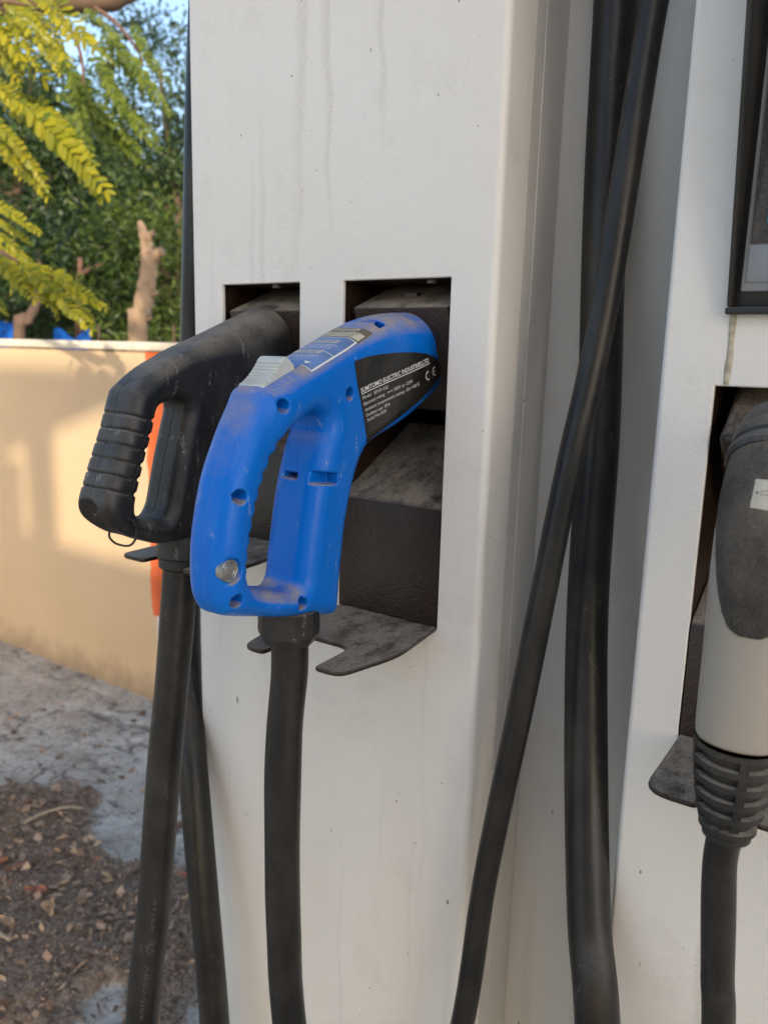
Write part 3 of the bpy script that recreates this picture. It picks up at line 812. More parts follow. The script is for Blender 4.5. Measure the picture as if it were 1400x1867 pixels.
# stickers over the top of the nose
def top_pt(a, w, n=0.03):
    """points above the top edge: a along the nose, w across"""
    a = np.asarray(a, float); w = np.asarray(w, float)
    return np.stack([w, -0.1833 + a * AX[0] + n * AN[0] + 0 * a, 1.274 + a * AX[1] + n * AN[1] + 0 * a], -1)
def top_patch(name, a0, a1, w0, w1, off, mat, parent, n=10, m=14):
    A, W = np.meshgrid(np.linspace(a0, a1, n), np.linspace(w0, w1, m), indexing='ij')
    P = top_pt(A.ravel(), W.ravel()); P = fldB.cast(P, (0, -AN[0], -AN[1]), off) + WXYZ
    I_ = np.arange(n * m).reshape(n, m)
    F = np.stack([I_[:-1, :-1].ravel(), I_[:-1, 1:].ravel(), I_[1:, 1:].ravel(), I_[1:, :-1].ravel()], 1)
    return put(name, mesh_np(name, P, F), mat, parent)
stk = top_patch('instruction_sticker', 0.046, 0.1045, -0.0215, 0.0215, 0.0003, STICKB, blue, 20, 16)
top_patch('border', 0.0460, 0.1045, 0.0208, 0.0218, 0.0005, WHITEINK, stk, 20, 2)
top_patch('border', 0.0452, 0.0461, 0.006, 0.0218, 0.0005, WHITEINK, stk, 2, 8)
top_patch('border', 0.1037, 0.1047, -0.02, 0.0218, 0.0005, WHITEINK, stk, 2, 14)
for a0 in (0.069, 0.091):
    top_patch('tab', a0, a0 + 0.0062, -0.018, 0.0125, 0.0005, STICKC, stk, 4, 12)
top_patch('border', 0.0735, 0.0742, -0.02, 0.0218, 0.0005, WHITEINK, stk, 2, 14)
for a0 in (0.060, 0.0625, 0.065, 0.0795, 0.082, 0.0845, 0.087):
    w_ = -0.017
    while w_ < 0.013:
        L_ = random.uniform(0.0012, 0.0035)
        top_patch('printed_line', a0, a0 + 0.0007, w_, min(w_ + L_, 0.0165), 0.0005, WHITEINK, stk, 2, 3); w_ += L_ + 0.0007
bmv = top_pt([0.049, 0.0535, 0.0535], [0.0135, 0.0165, 0.0105]); bmv = fldB.cast(bmv, (0, -AN[0], -AN[1]), 0.0006) + WXYZ
put('arrow', mesh_np('arrow', bmv, [(0, 1, 2)], False), WHITEINK, stk)
dgr = top_patch('danger_sticker', 0.1055, 0.1265, -0.024, 0.0225, 0.0003, STICKD, blue, 10, 16)
top_patch('text_field', 0.1065, 0.1170, -0.022, 0.0215, 0.0005, STICKC, dgr, 6, 16)
for a0 in (0.108, 0.1105, 0.113, 0.1152):
    w_ = -0.018
    while w_ < 0.016:
        L_ = random.uniform(0.0012, 0.004)
        top_patch('printed_line', a0, a0 + 0.0007, w_, min(w_ + L_, 0.0195), 0.0007, STICKD, dgr, 2, 3); w_ += L_ + 0.0007
def top_text(body, a_base, w_start, w_end, hgt, mat, parent, off=0.0008, bold=True):
    V, F = text_verts(body, bold); V = V[:, :2]
    x_ = (V[:, 0] - V[:, 0].min()) / (V[:, 0].max() - V[:, 0].min())
    P = top_pt(a_base + V[:, 1] / 0.7 * hgt, w_start + x_ * (w_end - w_start))
    P = fldB.cast(P, (0, -AN[0], -AN[1]), off) + WXYZ
    put('lettering', mesh_np('lettering', P, F, False), mat, parent)
top_text('DANGER', 0.1185, -0.010, 0.0150, 0.0055, STICKC, dgr)
top_text('DISCONNECT', 0.0922, -0.014, 0.0105, 0.0038, STICKB, stk)
top_text('CONNECT', 0.0702, -0.010, 0.0105, 0.0038, STICKB, stk)

# slider (release catch)
bm = bmesh.new(); prof = [(0.0015, -0.0015)]
prof += [(0.004 + 0.024 * t, 0.0012 + 0.0092 * t ** 1.7) for t in np.linspace(0, 1, 27)]
for k in range(1, 27):
    if k % 3 == 0: prof[k] = (prof[k][0] + 0.0003, prof[k][1] - 0.0020)
prof += [(0.0315, 0.0112), (0.0345, 0.0102), (0.0385, 0.0040), (0.0385, -0.0025)]
hwS = 0.0120
def s_pt(a, n, w): return (XM + w, -0.1833 + a * AX[0] + n * AN[0], 1.274 + a * AX[1] + n * AN[1])
cols = [(-hwS, 0.0012), (-hwS + 0.0010, 0), (hwS - 0.0010, 0), (hwS, 0.0012)]
rows = [[bm.verts.new(s_pt(a, n - dn if 0 < i < len(prof) - 1 else n, w)) for w, dn in cols] for i, (a, n) in enumerate(prof)]
for A, B in zip(rows, rows[1:]):
    for k in range(3): bm.faces.new((A[k], B[k], B[k + 1], A[k + 1]))
bm.faces.new([r_[0] for r_ in rows]); bm.faces.new([r_[3] for r_ in reversed(rows)])
put('release_slider', bm_mesh('release_slider', bm, 40), SLIDER, blue)
# lock barrel
lathe('lock_button', [(0.0, 0.0), (0.0030, 0.0), (0.0034, -0.0005), (0.0040, 0.0), (0.0054, 0.0), (0.0058, -0.0005), (0.0064, 0.0), (0.0076, 0.0), (0.0081, -0.0006), (0.0081, -0.006)], (lockp[0] - 0.0008, lockp[1], lockp[2]), (1, 0, 0), STEEL, blue, 32)
# cable gland under the handle
GY_, = (-0.1385,)
gl = lathe('cable_gland', [(0.0, 0.030), (0.0225, 0.030), (0.0242, 0.029), (0.0247, 0.012), (0.0242, 0.009), (0.0205, 0.002), (0.0165, 0.0)], (XM, GY_, 1.0715), (0, 0.0, 1), BLACKP, blue, 10, 15)
CBLUE = [(XM, GY_, 1.085)] + [tuple(atx(px, py, XM)) for px, py in ((528, 1225), (519, 1330), (515, 1430), (515.5, 1560), (519, 1700), (527, 1867))]
last = np.array(CBLUE[-1]); CBLUE += [tuple(last + np.array([0.02, 0.015, -0.22])), (XM + 0.06, -0.10, 0.20), (XM + 0.13, -0.09, 0.045), (XM + 0.28, -0.12, 0.035)]
tube('cable', catmull(CBLUE, 10), 0.0149, RUBBER, blue, 28)

# ------------------------------------------------------------------ black connector
XK = -0.557
blk = thing('charging_connector', 'black plastic loop-handle charging connector with ribbed grip, in the leftmost opening', 'connector', (XK, -0.12, 1.0), 'charging connectors hung in the holsters')
outerk = catmull([(-0.1740, 1.2670), (-0.1800, 1.2590), (-0.1850, 1.2454), (-0.1902, 1.231), (-0.1991, 1.2101), (-0.208, 1.1882), (-0.2130, 1.174), (-0.2125, 1.1640), (-0.2075, 1.1560), (-0.1983, 1.149), (-0.1889, 1.1440), (-0.1741, 1.1390), (-0.1554, 1.1330), (-0.141, 1.1305),
                  (-0.1280, 1.1300), (-0.1150, 1.1290), (-0.095, 1.1290), (-0.088, 1.145), (-0.080, 1.180), (-0.070, 1.212), (-0.052, 1.236), (-0.015, 1.250), (0.020, 1.264), (0.045, 1.275), (0.040, 1.320), (0.020, 1.344), (-0.004, 1.3395), (-0.0388, 1.3262), (-0.0767, 1.3105), (-0.1118, 1.2970), (-0.1482, 1.2800)], 5, True)
holek = catmull([(-0.1480, 1.2480), (-0.1545, 1.2345), (-0.1640, 1.2110), (-0.1720, 1.1880), (-0.1775, 1.1680), (-0.1745, 1.1590), (-0.1620, 1.1545), (-0.1440, 1.1530), (-0.1345, 1.1610), (-0.1290, 1.1800), (-0.1225, 1.2050), (-0.1150, 1.2300), (-0.1100, 1.2480), (-0.1180, 1.2555), (-0.1330, 1.2540)], 5, True)
fk = Field((-0.042, -0.224, 1.120), (0.042, 0.030, 1.352), 0.0010)
X, Y, Z = fk.X, fk.Y, fk.Z
outerk[:, 0] += 0.0105 * sstep(-0.135, -0.185, outerk[:, 0]); holek[:, 0] += 0.0075 * sstep(-0.135, -0.160, holek[:, 0])
do = poly_sdf(outerk, fk.Y2, fk.Z2); dh = poly_sdf(holek, fk.Y2, fk.Z2)
aa = (fk.Y2 + 0.174) * AX[0] + (fk.Z2 - 1.267) * AX[1]
hw = 0.0235 + 0.0090 * sstep(0.05, 0.15, aa)
rr_ = 0.0130 + 0.0150 * sstep(0.06, 0.16, aa) * sstep(1.225, 1.265, fk.Z2)
d2 = smax(do, -dh, 0.004)
q1 = (d2 + rr_)[None]; q2 = np.abs(X) - (hw - rr_)[None]
D = np.minimum(np.maximum(q1, q2), 0) + np.hypot(np.maximum(q1, 0), np.maximum(q2, 0)) - rr_[None]
# facet where the top bar turns into the grip
ga = np.array([-0.33, -0.944]); go = np.array([-0.1740, 1.2500])
sg = (Y - go[0]) * ga[0] + (Z - go[1]) * ga[1]           # along the grip
tg = (Y - go[0]) * (-ga[1]) + (Z - go[1]) * ga[0]        # across it, 0 = front line
ong = sstep(-0.003, 0.001, sg) * sstep(0.073, 0.069, sg)
front = ong * sstep(0.0165, 0.0145, tg + 0 * X)
ph = (sg - 0.004) / 0.0128
gro = np.exp(-(((ph - np.round(ph)) * 0.0128) / 0.00085) ** 2)
D = D + 0.0017 * gro * front
saw = (ph - np.floor(ph))
rear = ong * sstep(0.0185, 0.0205, tg + 0 * X) * sstep(0.045, 0.040, tg + 0 * X)
D = D + 0.0017 * rear * sstep(0.62, 0.80, saw)
# seam round the inset at the back of the grip
seam = np.exp(-((tg + 0 * X - 0.0178) / 0.0008) ** 2) * ong
D = D + 0.0010 * seam
# cable-tie recess: the hollow at the foot of the grip
pa = np.array([-0.003, -0.2055, 1.1650]); pb = np.array([0.0, -0.1865, 1.1430]); ab = pb - pa
t = np.clip(((X - pa[0]) * ab[0] + (Y - pa[1]) * ab[1] + (Z - pa[2]) * ab[2]) / (ab @ ab), 0, 1)
cap_ = np.sqrt(((X - pa[0] - t * ab[0]) / 1.35) ** 2 + (Y - pa[1] - t * ab[1]) ** 2 + (Z - pa[2] - t * ab[2]) ** 2) - 0.0118
D = smax(D, -cap_, 0.0015)
D = D + 0.0005 * np.exp(-(X / 0.0007) ** 2) * sstep(1.15, 1.16, Z)
fk.F = D.astype(np.float32)
o = put('body', fk.mesh('body'), BLACKP, blk); o.data.transform(Matrix.Translation((XK, 0, 0)))
# sleeve and cable
slv = lathe('cable_sleeve', [(0.0, 0.085), (0.0215, 0.085), (0.0215, 0.040), (0.0222, 0.039), (0.0222, 0.012), (0.0200, 0.010), (0.0195, 0.002), (0.017, 0.0)], (XK, -0.1085, 1.098), (0, 0.10, 1), BLACKP, blk, 28, 30)
CBLK = [(XK, -0.104, 1.15), (XK, -0.1085, 1.10)] + [tuple(atx(px, py, XK)) for px, py in ((320, 1150), (310, 1290), (300, 1419), (281, 1649), (257, 1867))]
last = np.array(CBLK[-1]); CBLK += [tuple(last + np.array([-0.005, -0.012, -0.22])), (XK - 0.02, -0.19, 0.20), (XK - 0.04, -0.17, 0.06), (XK - 0.02, -0.05, 0.03), (XK - 0.01, 0.10, 0.03)]
tube('cable', catmull(CBLK, 10), 0.0160, RUBBER, blk, 28)
def cable_print(body, path, rad, s0, s1, hgt, view, parent):
    V, F = text_verts(body); x_ = (V[:, 0] - V[:, 0].min()) / (V[:, 0].max() - V[:, 0].min())
    path = np.asarray(path); L = np.concatenate([[0], np.cumsum(np.linalg.norm(np.diff(path, axis=0), axis=1))])
    ss = s0 + (s1 - s0) * x_
    P_ = np.stack([np.interp(ss, L, path[:, k]) for k in range(3)], 1)
    T_ = np.stack([np.interp(ss + 0.01, L, path[:, k]) for k in range(3)], 1) - P_; T_ /= np.linalg.norm(T_, axis=1)[:, None]
    n_ = np.asarray(view, float) - T_ * (T_ @ np.asarray(view, float))[:, None]; n_ /= np.linalg.norm(n_, axis=1)[:, None]
    b_ = np.cross(n_, T_)
    ang = (V[:, 1] / 0.7 - 0.5) * hgt / rad
    Q = P_ + (rad + 0.0006) * (np.cos(ang)[:, None] * n_ + np.sin(ang)[:, None] * b_)
    put('lettering', mesh_np('lettering', Q, F, False), FAINTINK, parent)
FAINTINK = mat_plain('faint_ink', (0.055, 0.058, 0.062), 0.6)
pth = catmull(CBLK, 10)[::-1]; Lp = float(np.linalg.norm(np.diff(pth, axis=0), axis=1).sum())
kz = [i for i in range(len(pth)) if pth[i][2] > 0.66][0]; s_at = float(np.linalg.norm(np.diff(pth[:kz + 1], axis=0), axis=1).sum())
cable_print('450/750V  CE  49/18', pth, 0.0160, s_at, s_at + 0.120, 0.0034, (0.75, -0.66, 0), blk)
# wire clip hanging at the foot of the grip
WIRE = mat_plain('black_wire', (0.02, 0.02, 0.02), 0.35)
clip = [atx(120 + x / 3.3333, 500 + y / 3.3333, XK + w) for x, y, w in ((268, 1560, 0.0), (268, 1600, 0.002), (310, 1638, 0.008), (385, 1650, 0.016), (425, 1610, 0.022), (432, 1550, 0.0245), (410, 1500, 0.0245), (370, 1480, 0.0225))]
tube('wire_clip', catmull(clip, 6), 0.0010, WIRE, blk, 8)

# ------------------------------------------------------------------ grey connector and its holster
XG = -0.068
hG, subG = make_holster(OPG, 1.110, None, -0.094, -0.0735, 0.0165, -0.052)
gry = thing('charging_connector', 'silver and dark grey handheld charging plug hanging in the right pillar opening', 'connector', (XG, -0.11, 0.95), 'charging connectors hung in the holsters')
spine = catmull([(XG, -0.060, 1.2500), (XG, -0.088, 1.2350), (XG, -0.104, 1.2080), (XG, -0.1085, 1.1800), (XG, -0.1110, 1.1400), (XG, -0.1165, 1.0930), (XG, -0.1175, 1.0815)], 12)
tpar = np.linspace(0, 1, len(spine))
radg = np.interp(tpar, [0, 0.17, 0.33, 0.5, 0.67, 0.85, 0.97, 1.0], [0.0270, 0.0268, 0.0270, 0.0268, 0.0255, 0.0240, 0.0235, 0.0225])
Vb, Fb = tube_np(spine, radg, 40, True)
put('body', mesh_np('body', Vb, Fb), SILVER, gry)
# overmoulded grip: a second skin over the upper front with a U-shaped lower edge
spf = catmull(spine, 3); rgf = np.interp(np.linspace(0, 1, len(spf)), tpar, radg)
Vs, Fs = tube_np(spf, rgf + 0.0009, 150, False)
me_s = mesh_np('grip', Vs, Fs); bm = bmesh.new(); bm.from_mesh(me_s); bpy.data.meshes.remove(me_s)
kill = []
for f in bm.faces:
    c0 = f.calc_center_median()
    side = (c0.x - XG - 0.002) / 0.026
    zlim = 1.150 + 0.050 * abs(side) ** 3.2
    if c0.z < zlim or (c0.y > -0.085 and c0.z < 1.20): kill.append(f)
bmesh.ops.delete(bm, geom=kill, context='FACES')
for _ in range(6): bmesh.ops.smooth_vert(bm, verts=[v for v in bm.verts if v.is_boundary], factor=0.5, use_axis_x=True, use_axis_y=True, use_axis_z=True)
r = bmesh.ops.extrude_face_region(bm, geom=bm.faces[:])
put('grip', bm_mesh('grip', bm, 40), GRIPGREY, gry)
dirn = np.array([0, 0.70, 0.714])
lathe('collar', [(0.022, 0.030), (0.0262, 0.028), (0.0276, 0.024), (0.0276, 0.016), (0.0288, 0.0145), (0.0298, 0.012), (0.0298, 0.006), (0.0284, 0.004), (0.0303, 0.002), (0.0308, -0.003), (0.0296, -0.006), (0.024, -0.007)], (XG, -0.079, 1.2420), dirn, BLACKP, gry, 40, 25)
bl = bmesh.new(); box_bm(bl, (-0.1185, 0, -0.06), (-0.018, 0.10, 0), 0.006, 3)
bmesh.ops.rotate(bl, verts=bl.verts, cent=(0, 0, 0), matrix=Matrix.Rotation(math.radians(38), 3, 'X')); bmesh.ops.translate(bl, verts=bl.verts, vec=(0, -0.012, 1.2495))
subG('socket_block', bm_mesh('socket_block', bl, 30), HOLSTER)
# strain relief: stacked rings joined by ribs
RIB = mat_dusty('ribbed_rubber', (0.009, 0.009, 0.009), 0.5, 0.95, 0.30, 0.7, haze_amt=0.06, patch=50, scuff=0.0)
sr = []
z_top, z_bot = 1.0820, 1.0290
prof = []
nr = 5
for k in range(nr):
    za = z_top - (z_top - z_bot) * k / nr; zb = z_top - (z_top - z_bot) * (k + 1) / nr
    ra = 0.0240 - 0.0070 * (k / nr) ** 1.6; rb = 0.0240 - 0.0070 * ((k + 0.5) / nr) ** 1.6
    prof += [(ra, za - z_bot), (ra, za - z_bot - 0.0038), (rb - 0.0045, za - z_bot - 0.0052), (rb - 0.0045, zb - z_bot + 0.0002)]
prof += [(0.0165, -0.001), (0.0165, -0.004), (0.0140, -0.006), (0.0140, -0.010), (0.0110, -0.011)]
def sr_center(z): return np.array([XG, -0.1175 + (1.0815 - z) * 0.02, z])
rel = lathe('strain_relief', prof, tuple(sr_center(z_bot)), (0, -0.02, 1), RIB, gry, 40, 30)
for ang in (-68, 22, 112, 202):
    bm = bmesh.new(); a = math.radians(ang)
    pts = []
    for z in np.linspace(z_top - 0.004, z_bot + 0.001, 8):
        k = (z_top - z) / (z_top - z_bot); rad = 0.0242 - 0.0070 * k ** 1.6
        pts.append((z, rad))
    rowsb = []
    for z, rad in pts:
        c0 = sr_center(z); da = 0.10
        rowsb.append([bm.verts.new((c0[0] + q * math.cos(a + s_ * da * 0.0252 / rad), c0[1] + q * math.sin(a + s_ * da * 0.0252 / rad), z)) for q, s_ in ((rad - 0.006, -1), (rad, -1), (rad, 1), (rad - 0.006, 1))])
    for A, B in zip(rowsb, rowsb[1:]):
        for k in range(3): bm.faces.new((A[k], A[k + 1], B[k + 1], B[k]))
    o = put('rib', bm_mesh('rib', bm, 30), RIB, gry)
CG = [tuple(sr_center(1.032)), (XG, -0.1165, 1.02)] + [tuple(aty(px, py, -0.114)) for px, py in ((1312, 1580), (1307, 1677), (1307, 1780), (1311, 1867))] + [(XG + 0.015, -0.10, 0.76), (XG + 0.02, -0.06, 0.50), (XG + 0.03, -0.07, 0.15), (XG + 0.06, -0.10, 0.03), (XG + 0.25, -0.14, 0.02)]
tube('cable', catmull(CG, 10), 0.0102, RUBBER, gry, 24)
# pale sticker on the grip, wrapping its top
fr = []
cs = [spine[k] for k in range(len(spine))]
def on_grip(px, py):
    d = ray(px, py); d = d / np.linalg.norm(d); best = None
    for s_ in np.linspace(0.25, 0.60, 900):
        P_ = CAM + d * s_
        dist = np.linalg.norm(spine - P_, axis=1); k = int(dist.argmin())
        if dist[k] < radg[k] + 0.0014: return P_
    return P_
S0 = [(1377, 873), (1366, 925), (1420, 935), (1428, 878)]
bm = bmesh.new(); n_ = 6; grid = []
for i in range(n_):
    row = []
    for j in range(n_):
        u, v_ = i / (n_ - 1), j / (n_ - 1)
        q = (1 - u) * ((1 - v_) * np.array(S0[0]) + v_ * np.array(S0[1])) + u * ((1 - v_) * np.array(S0[3]) + v_ * np.array(S0[2]))
        row.append(bm.verts.new(on_grip(*q)))
    grid.append(row)
for i in range(n_ - 1):
    for j in range(n_ - 1): bm.faces.new((grid[i][j], grid[i + 1][j], grid[i + 1][j + 1], grid[i][j + 1]))
plab = put('paper_label', bm_mesh('paper_label', bm, 60), mat_plain('cream_paper', (0.50, 0.46, 0.36), 0.6, var=0.12, scale=90), gry)
GREYINK = mat_plain('grey_ink', (0.20, 0.18, 0.15), 0.6)
def mark(pts):
    bm = bmesh.new(); bm.faces.new([bm.verts.new(Vector(on_grip(*q)) - Vector(ray(*q)).normalized() * 0.0006) for q in pts]); put('printed_mark', bm_mesh('printed_mark', bm), GREYINK, plab)
mark([(1379 + 2.6 * math.cos(a), 898 + 2.6 * math.sin(a)) for a in np.linspace(0, 2 * math.pi, 10, endpoint=False)])
mark([(1385, 896.5), (1396, 893.5), (1396, 894.8), (1385, 897.9)]); mark([(1398, 894.5), (1412, 897), (1412, 898.4), (1398, 896)])
mark([(1384, 901), (1410, 904), (1410, 905), (1384, 902)])

# ------------------------------------------------------------------ display on the right pillar
SCR = mat_dusty('display_surround', (0.22, 0.235, 0.26), 0.35, 0.3, 0.5, 1.0, grain=800, haze_amt=0.22, bump_s=0.02, scuff=0.0)
GLASS = mat_dusty('display_glass', (0.022, 0.030, 0.040), 0.15, 0.3, 0.6, 1.0, grain=700, haze_amt=0.16, bump_s=0.0, scuff=0.0)
FRAME = mat_dusty('display_frame', (0.008, 0.0085, 0.009), 0.4, 0.8, 0.5, 1.0, grain=800, haze_amt=0.04, bump_s=0.1, scuff=0.0)
disp = bpy.data.objects.new('display', None); link(disp); disp.location = (0, 0.02, 1.5); disp.parent = cab; disp.matrix_parent_inverse = Matrix.Translation(-Vector(cab.location))
def dsub(nm, me, mat):
    o = bpy.data.objects.new(nm, me); link(o); me.materials.clear(); me.materials.append(mat); o.parent = disp
    o.matrix_parent_inverse = Matrix.Translation(-Vector(disp.location)); return o
def dbox(nm, lo, hi, mat, bev=0.0008):
    bm = bmesh.new(); box_bm(bm, lo, hi, bev, 2); dsub(nm, bm_mesh(nm, bm), mat)
DX0, DX1, DZ0, DZ1 = -0.1225, 0.200, 1.3375, 1.760
dbox('base_plate', (DX0, -0.0012, DZ0), (DX1, -0.0002, DZ1), FRAME, 0.0003)
# hood: side cheeks that reach further out towards the top, and a narrow sill
def cheek(nm, xa, xb):
    prof = [(-0.0013, DZ0), (-0.0075, DZ0), (-0.0085, DZ0 + 0.004), (-0.0460, 1.530), (-0.0850, DZ1), (-0.0013, DZ1)]
    bm = bmesh.new(); L = [bm.verts.new((xa, y, z)) for y, z in prof]; R = [bm.verts.new((xb, y, z)) for y, z in prof]
    for k in range(len(prof)): k2 = (k + 1) % len(prof); bm.faces.new((L[k], L[k2], R[k2], R[k]))
    bm.faces.new(L); bm.faces.new(R)
    bmesh.ops.recalc_face_normals(bm, faces=bm.faces)
    bmesh.ops.bevel(bm, geom=bm.edges[:], offset=0.0006, segments=2, affect='EDGES')
    dsub(nm, bm_mesh(nm, bm, 30), FRAME)
cheek('cheek', DX0, DX0 + 0.0030); cheek('cheek', DX1 - 0.0030, DX1)
dbox('hood', (DX0 - 0.001, -0.0900, DZ1 + 0.0005), (DX1 + 0.001, -0.0002, DZ1 + 0.006), FRAME)
dbox('sill', (DX0 - 0.0008, -0.0088, DZ0 - 0.0050), (DX1 + 0.0008, -0.0004, DZ0 - 0.0003), FRAME, 0.0012)
dbox('surround', (-0.1158, -0.0042, 1.3475), (DX1 - 0.008, -0.0013, DZ1 - 0.01), SCR, 0.0014)
dbox('screen_strip', (-0.1125, -0.0052, 1.3535), (DX1 - 0.014, -0.0043, 1.3772), SCR, 0.0003)
dbox('screen', (-0.1125, -0.0053, 1.3782), (DX1 - 0.014, -0.0043, DZ1 - 0.02), GLASS, 0.0003)
TEAL = mat_plain('teal_print', (0.02, 0.24, 0.32), 0.35)
dbox('teal_sign', (-0.1035, -0.0059, 1.3905), (-0.020, -0.0054, 1.4165), TEAL, 0.0001)
V, F = text_verts('C', True)
V = V * 0.011; V = np.stack([V[:, 0] - 0.1012, np.full(len(V), -0.0063), V[:, 1] + 1.3920], 1)
dsub('lettering', mesh_np('lettering', V, F, False), WHITEINK)

SEAL = mat_plain('dried_sealant', (0.42, 0.37, 0.27), 0.7, var=0.3, scale=160, bump_s=0.4, bscale=300)
bm = bmesh.new(); prev = None
for k, (px, py) in enumerate(((1338, 557), (1335, 590), (1332, 620), (1330, 650), (1326, 675), (1323, 701))):
    q = aty(px, py, 0.0); hw_ = 0.0021 + 0.0004 * math.sin(k * 2.1)
    row = [bm.verts.new((q[0] + dx * hw_, yy, q[2])) for dx, yy in ((-1, -0.0002), (-0.6, -0.0009), (0.6, -0.0009), (1, -0.0002))]
    if prev:
        for j in range(3): bm.faces.new((prev[j], prev[j + 1], row[j + 1], row[j]))
    prev = row
tag(put('sealant_run', bm_mesh('sealant_run', bm, 60), SEAL, cab), 'dried beige run below the display')

# ------------------------------------------------------------------ loose cables
REARC = [tuple(aty(px, py, y)) for px, py, y in ((376, -120, 0.05), (371, 100, 0.05), (364, 300, 0.05), (359, 500, 0.05), (355, 640, 0.05), (343, 900, 0.04), (339, 1100, 0.025), (342, 1245, 0.005), (355, 1419, -0.025), (373, 1649, -0.045), (390, 1867, -0.050))]
last = np.array(REARC[-1]); REARC += [tuple(last + np.array([0.01, 0.0, -0.20])), (-0.60, -0.06, 0.06), (-0.57, -0.10, 0.02)]
first = np.array(REARC[0]); REARC = [tuple(first + np.array([0.0, 0.01, 0.36])), tuple(first + np.array([0.0, 0.005, 0.18]))] + REARC
o = tube('charging_cable', catmull(REARC, 10), 0.0168, RUBBER, None, 28)
tag(o, 'thick black cable hanging down behind the left edge of the cabinet', 'cable', 'spare runs of black cable')
CH = [tuple(aty(px, py, y)) for px, py, y in ((1128, -150, 0.088), (1122, 0, 0.088), (1110, 262, 0.086), (1098, 525, 0.080), (1088, 800, 0.070), (1071, 1100, 0.050), (1069, 1400, 0.02), (1073, 1677, -0.020), (1088, 1867, -0.045))]
last = np.array(CH[-1]); CH += [tuple(last + np.array([0.03, -0.02, -0.2])), (-0.12, -0.10, 0.20), (-0.10, -0.11, 0.03), (0.02, -0.16, 0.022)]
first = np.array(CH[0]); CH = [tuple(first + np.array([-0.004, 0, 0.36])), tuple(first + np.array([-0.002, 0, 0.18]))] + CH
o = tube('charging_cable', catmull(CH, 10), 0.0180, RUBBER, None, 28)
tag(o, 'thick black cable hanging straight down the channel between the pillars', 'cable', 'spare runs of black cable')
TH = [tuple(aty(px, py, y)) for px, py, y in ((1222, -150, 0.040), (1192, 0, 0.038), (1157, 230, 0.030), (1112, 500, 0.020), (1073, 690, 0.012), (1035, 860, 0.0), (958, 1250, -0.022), (884, 1600, -0.032), (842, 1867, -0.040))]
last = np.array(TH[-1]); TH += [tuple(last + np.array([-0.03, -0.01, -0.2])), (-0.36, -0.07, 0.20), (-0.40, -0.10, 0.02), (-0.50, -0.16, 0.014)]
first = np.array(TH[0]); TH = [tuple(first + np.array([0.005, 0.012, 0.30])), tuple(first + np.array([0.012, 0.004, 0.15]))] + TH
o = tube('charging_cable', catmull(TH, 10), 0.0106, RUBBER, None, 24)
tag(o, 'thin black cable slanting down from upper right across the channel', 'cable', 'spare runs of black cable')

# ------------------------------------------------------------------ leaf litter and loose pieces on the ground
LITTER = mat_leaf('dry_litter', (0.095, 0.053, 0.030), (0.56, 0.37, 0.23), 0.08, 0.85)
def chips(n, poly_m, seed, smin_, smax_, spread=0.0, wide=0.5):
    r = np.random.default_rng(seed); Vv = []; Ff = []; T = []
    cnt = 0
    while cnt < n:
        m = 4000
        x = r.uniform(-2.6, -0.75, m); y = r.uniform(-0.1, 1.24, m)
        h, ck_, so_ = ground_h(x, y)
        keep = r.random(m) < np.where(so_ > 0.3, so_, spread)
        for i in np.nonzero(keep)[0]:
            if cnt >= n: break
            L = smin_ + (smax_ - smin_) * r.random() ** 2.2; W = L * r.uniform(0.12, wide)
            yaw = r.uniform(0, 6.28); tilt = r.normal(0, 0.32); roll = r.normal(0, 0.45); bend_ = r.normal(0, 0.25) * L
            pts = np.array([(-L / 2, 0, 0), (-L * 0.1, -W / 2, bend_ * 0.3), (L * 0.15, W / 2, bend_ * 0.35), (L / 2, 0, 0)])
            cy, sy = math.cos(yaw), math.sin(yaw); ct, st = math.cos(tilt), math.sin(tilt); cr, sr_ = math.cos(roll), math.sin(roll)
            pts = pts @ np.array([[1, 0, 0], [0, cr, sr_], [0, -sr_, cr]]) @ np.array([[ct, 0, st], [0, 1, 0], [-st, 0, ct]]) @ np.array([[cy, sy, 0], [-sy, cy, 0], [0, 0, 1]])
            z = h[i] + abs(pts[:, 2].min()) * 0.7 + r.uniform(0, 0.006) * so_[i]
            b_ = len(Vv); Vv += [(x[i] + p_[0], y[i] + p_[1], z + p_[2]) for p_ in pts]
            Ff += [(b_, b_ + 1, b_ + 2), (b_ + 1, b_ + 3, b_ + 2)]
            tn = r.random() ** 1.8; T += [tn, min(1, tn * 1.1)]
            cnt += 1
    return np.array(Vv), np.array(Ff), T
Va, Fa, Ta = chips(26000, LIT_POLY, 5, 0.003, 0.014, 0.03)
Vb_, Fb_, Tb_ = chips(1700, LIT_POLY, 6, 0.010, 0.040, 0.10, 0.8)
Vc_, Fc_, Tc_ = chips(5200, LIT_POLY, 8, 0.002, 0.012, 0.5)
Vl = np.concatenate([Va, Vb_ + np.array([0, 0, 0.003]), Vc_]); Fl = np.concatenate([Fa, Fb_ + len(Va), Fc_ + len(Va) + len(Vb_)]); Tl = Ta + [min(1, t_ * 0.9 + 0.05) for t_ in Tb_] + [t_ * 0.5 for t_ in Tc_]
me = mesh_np('leaf_litter', Vl, Fl, False); set_tone(me, Tl)
tag(put('leaf_litter', me, LITTER), 'heap of brown crumbled dry leaves and wood chips on the paving', kind='stuff')
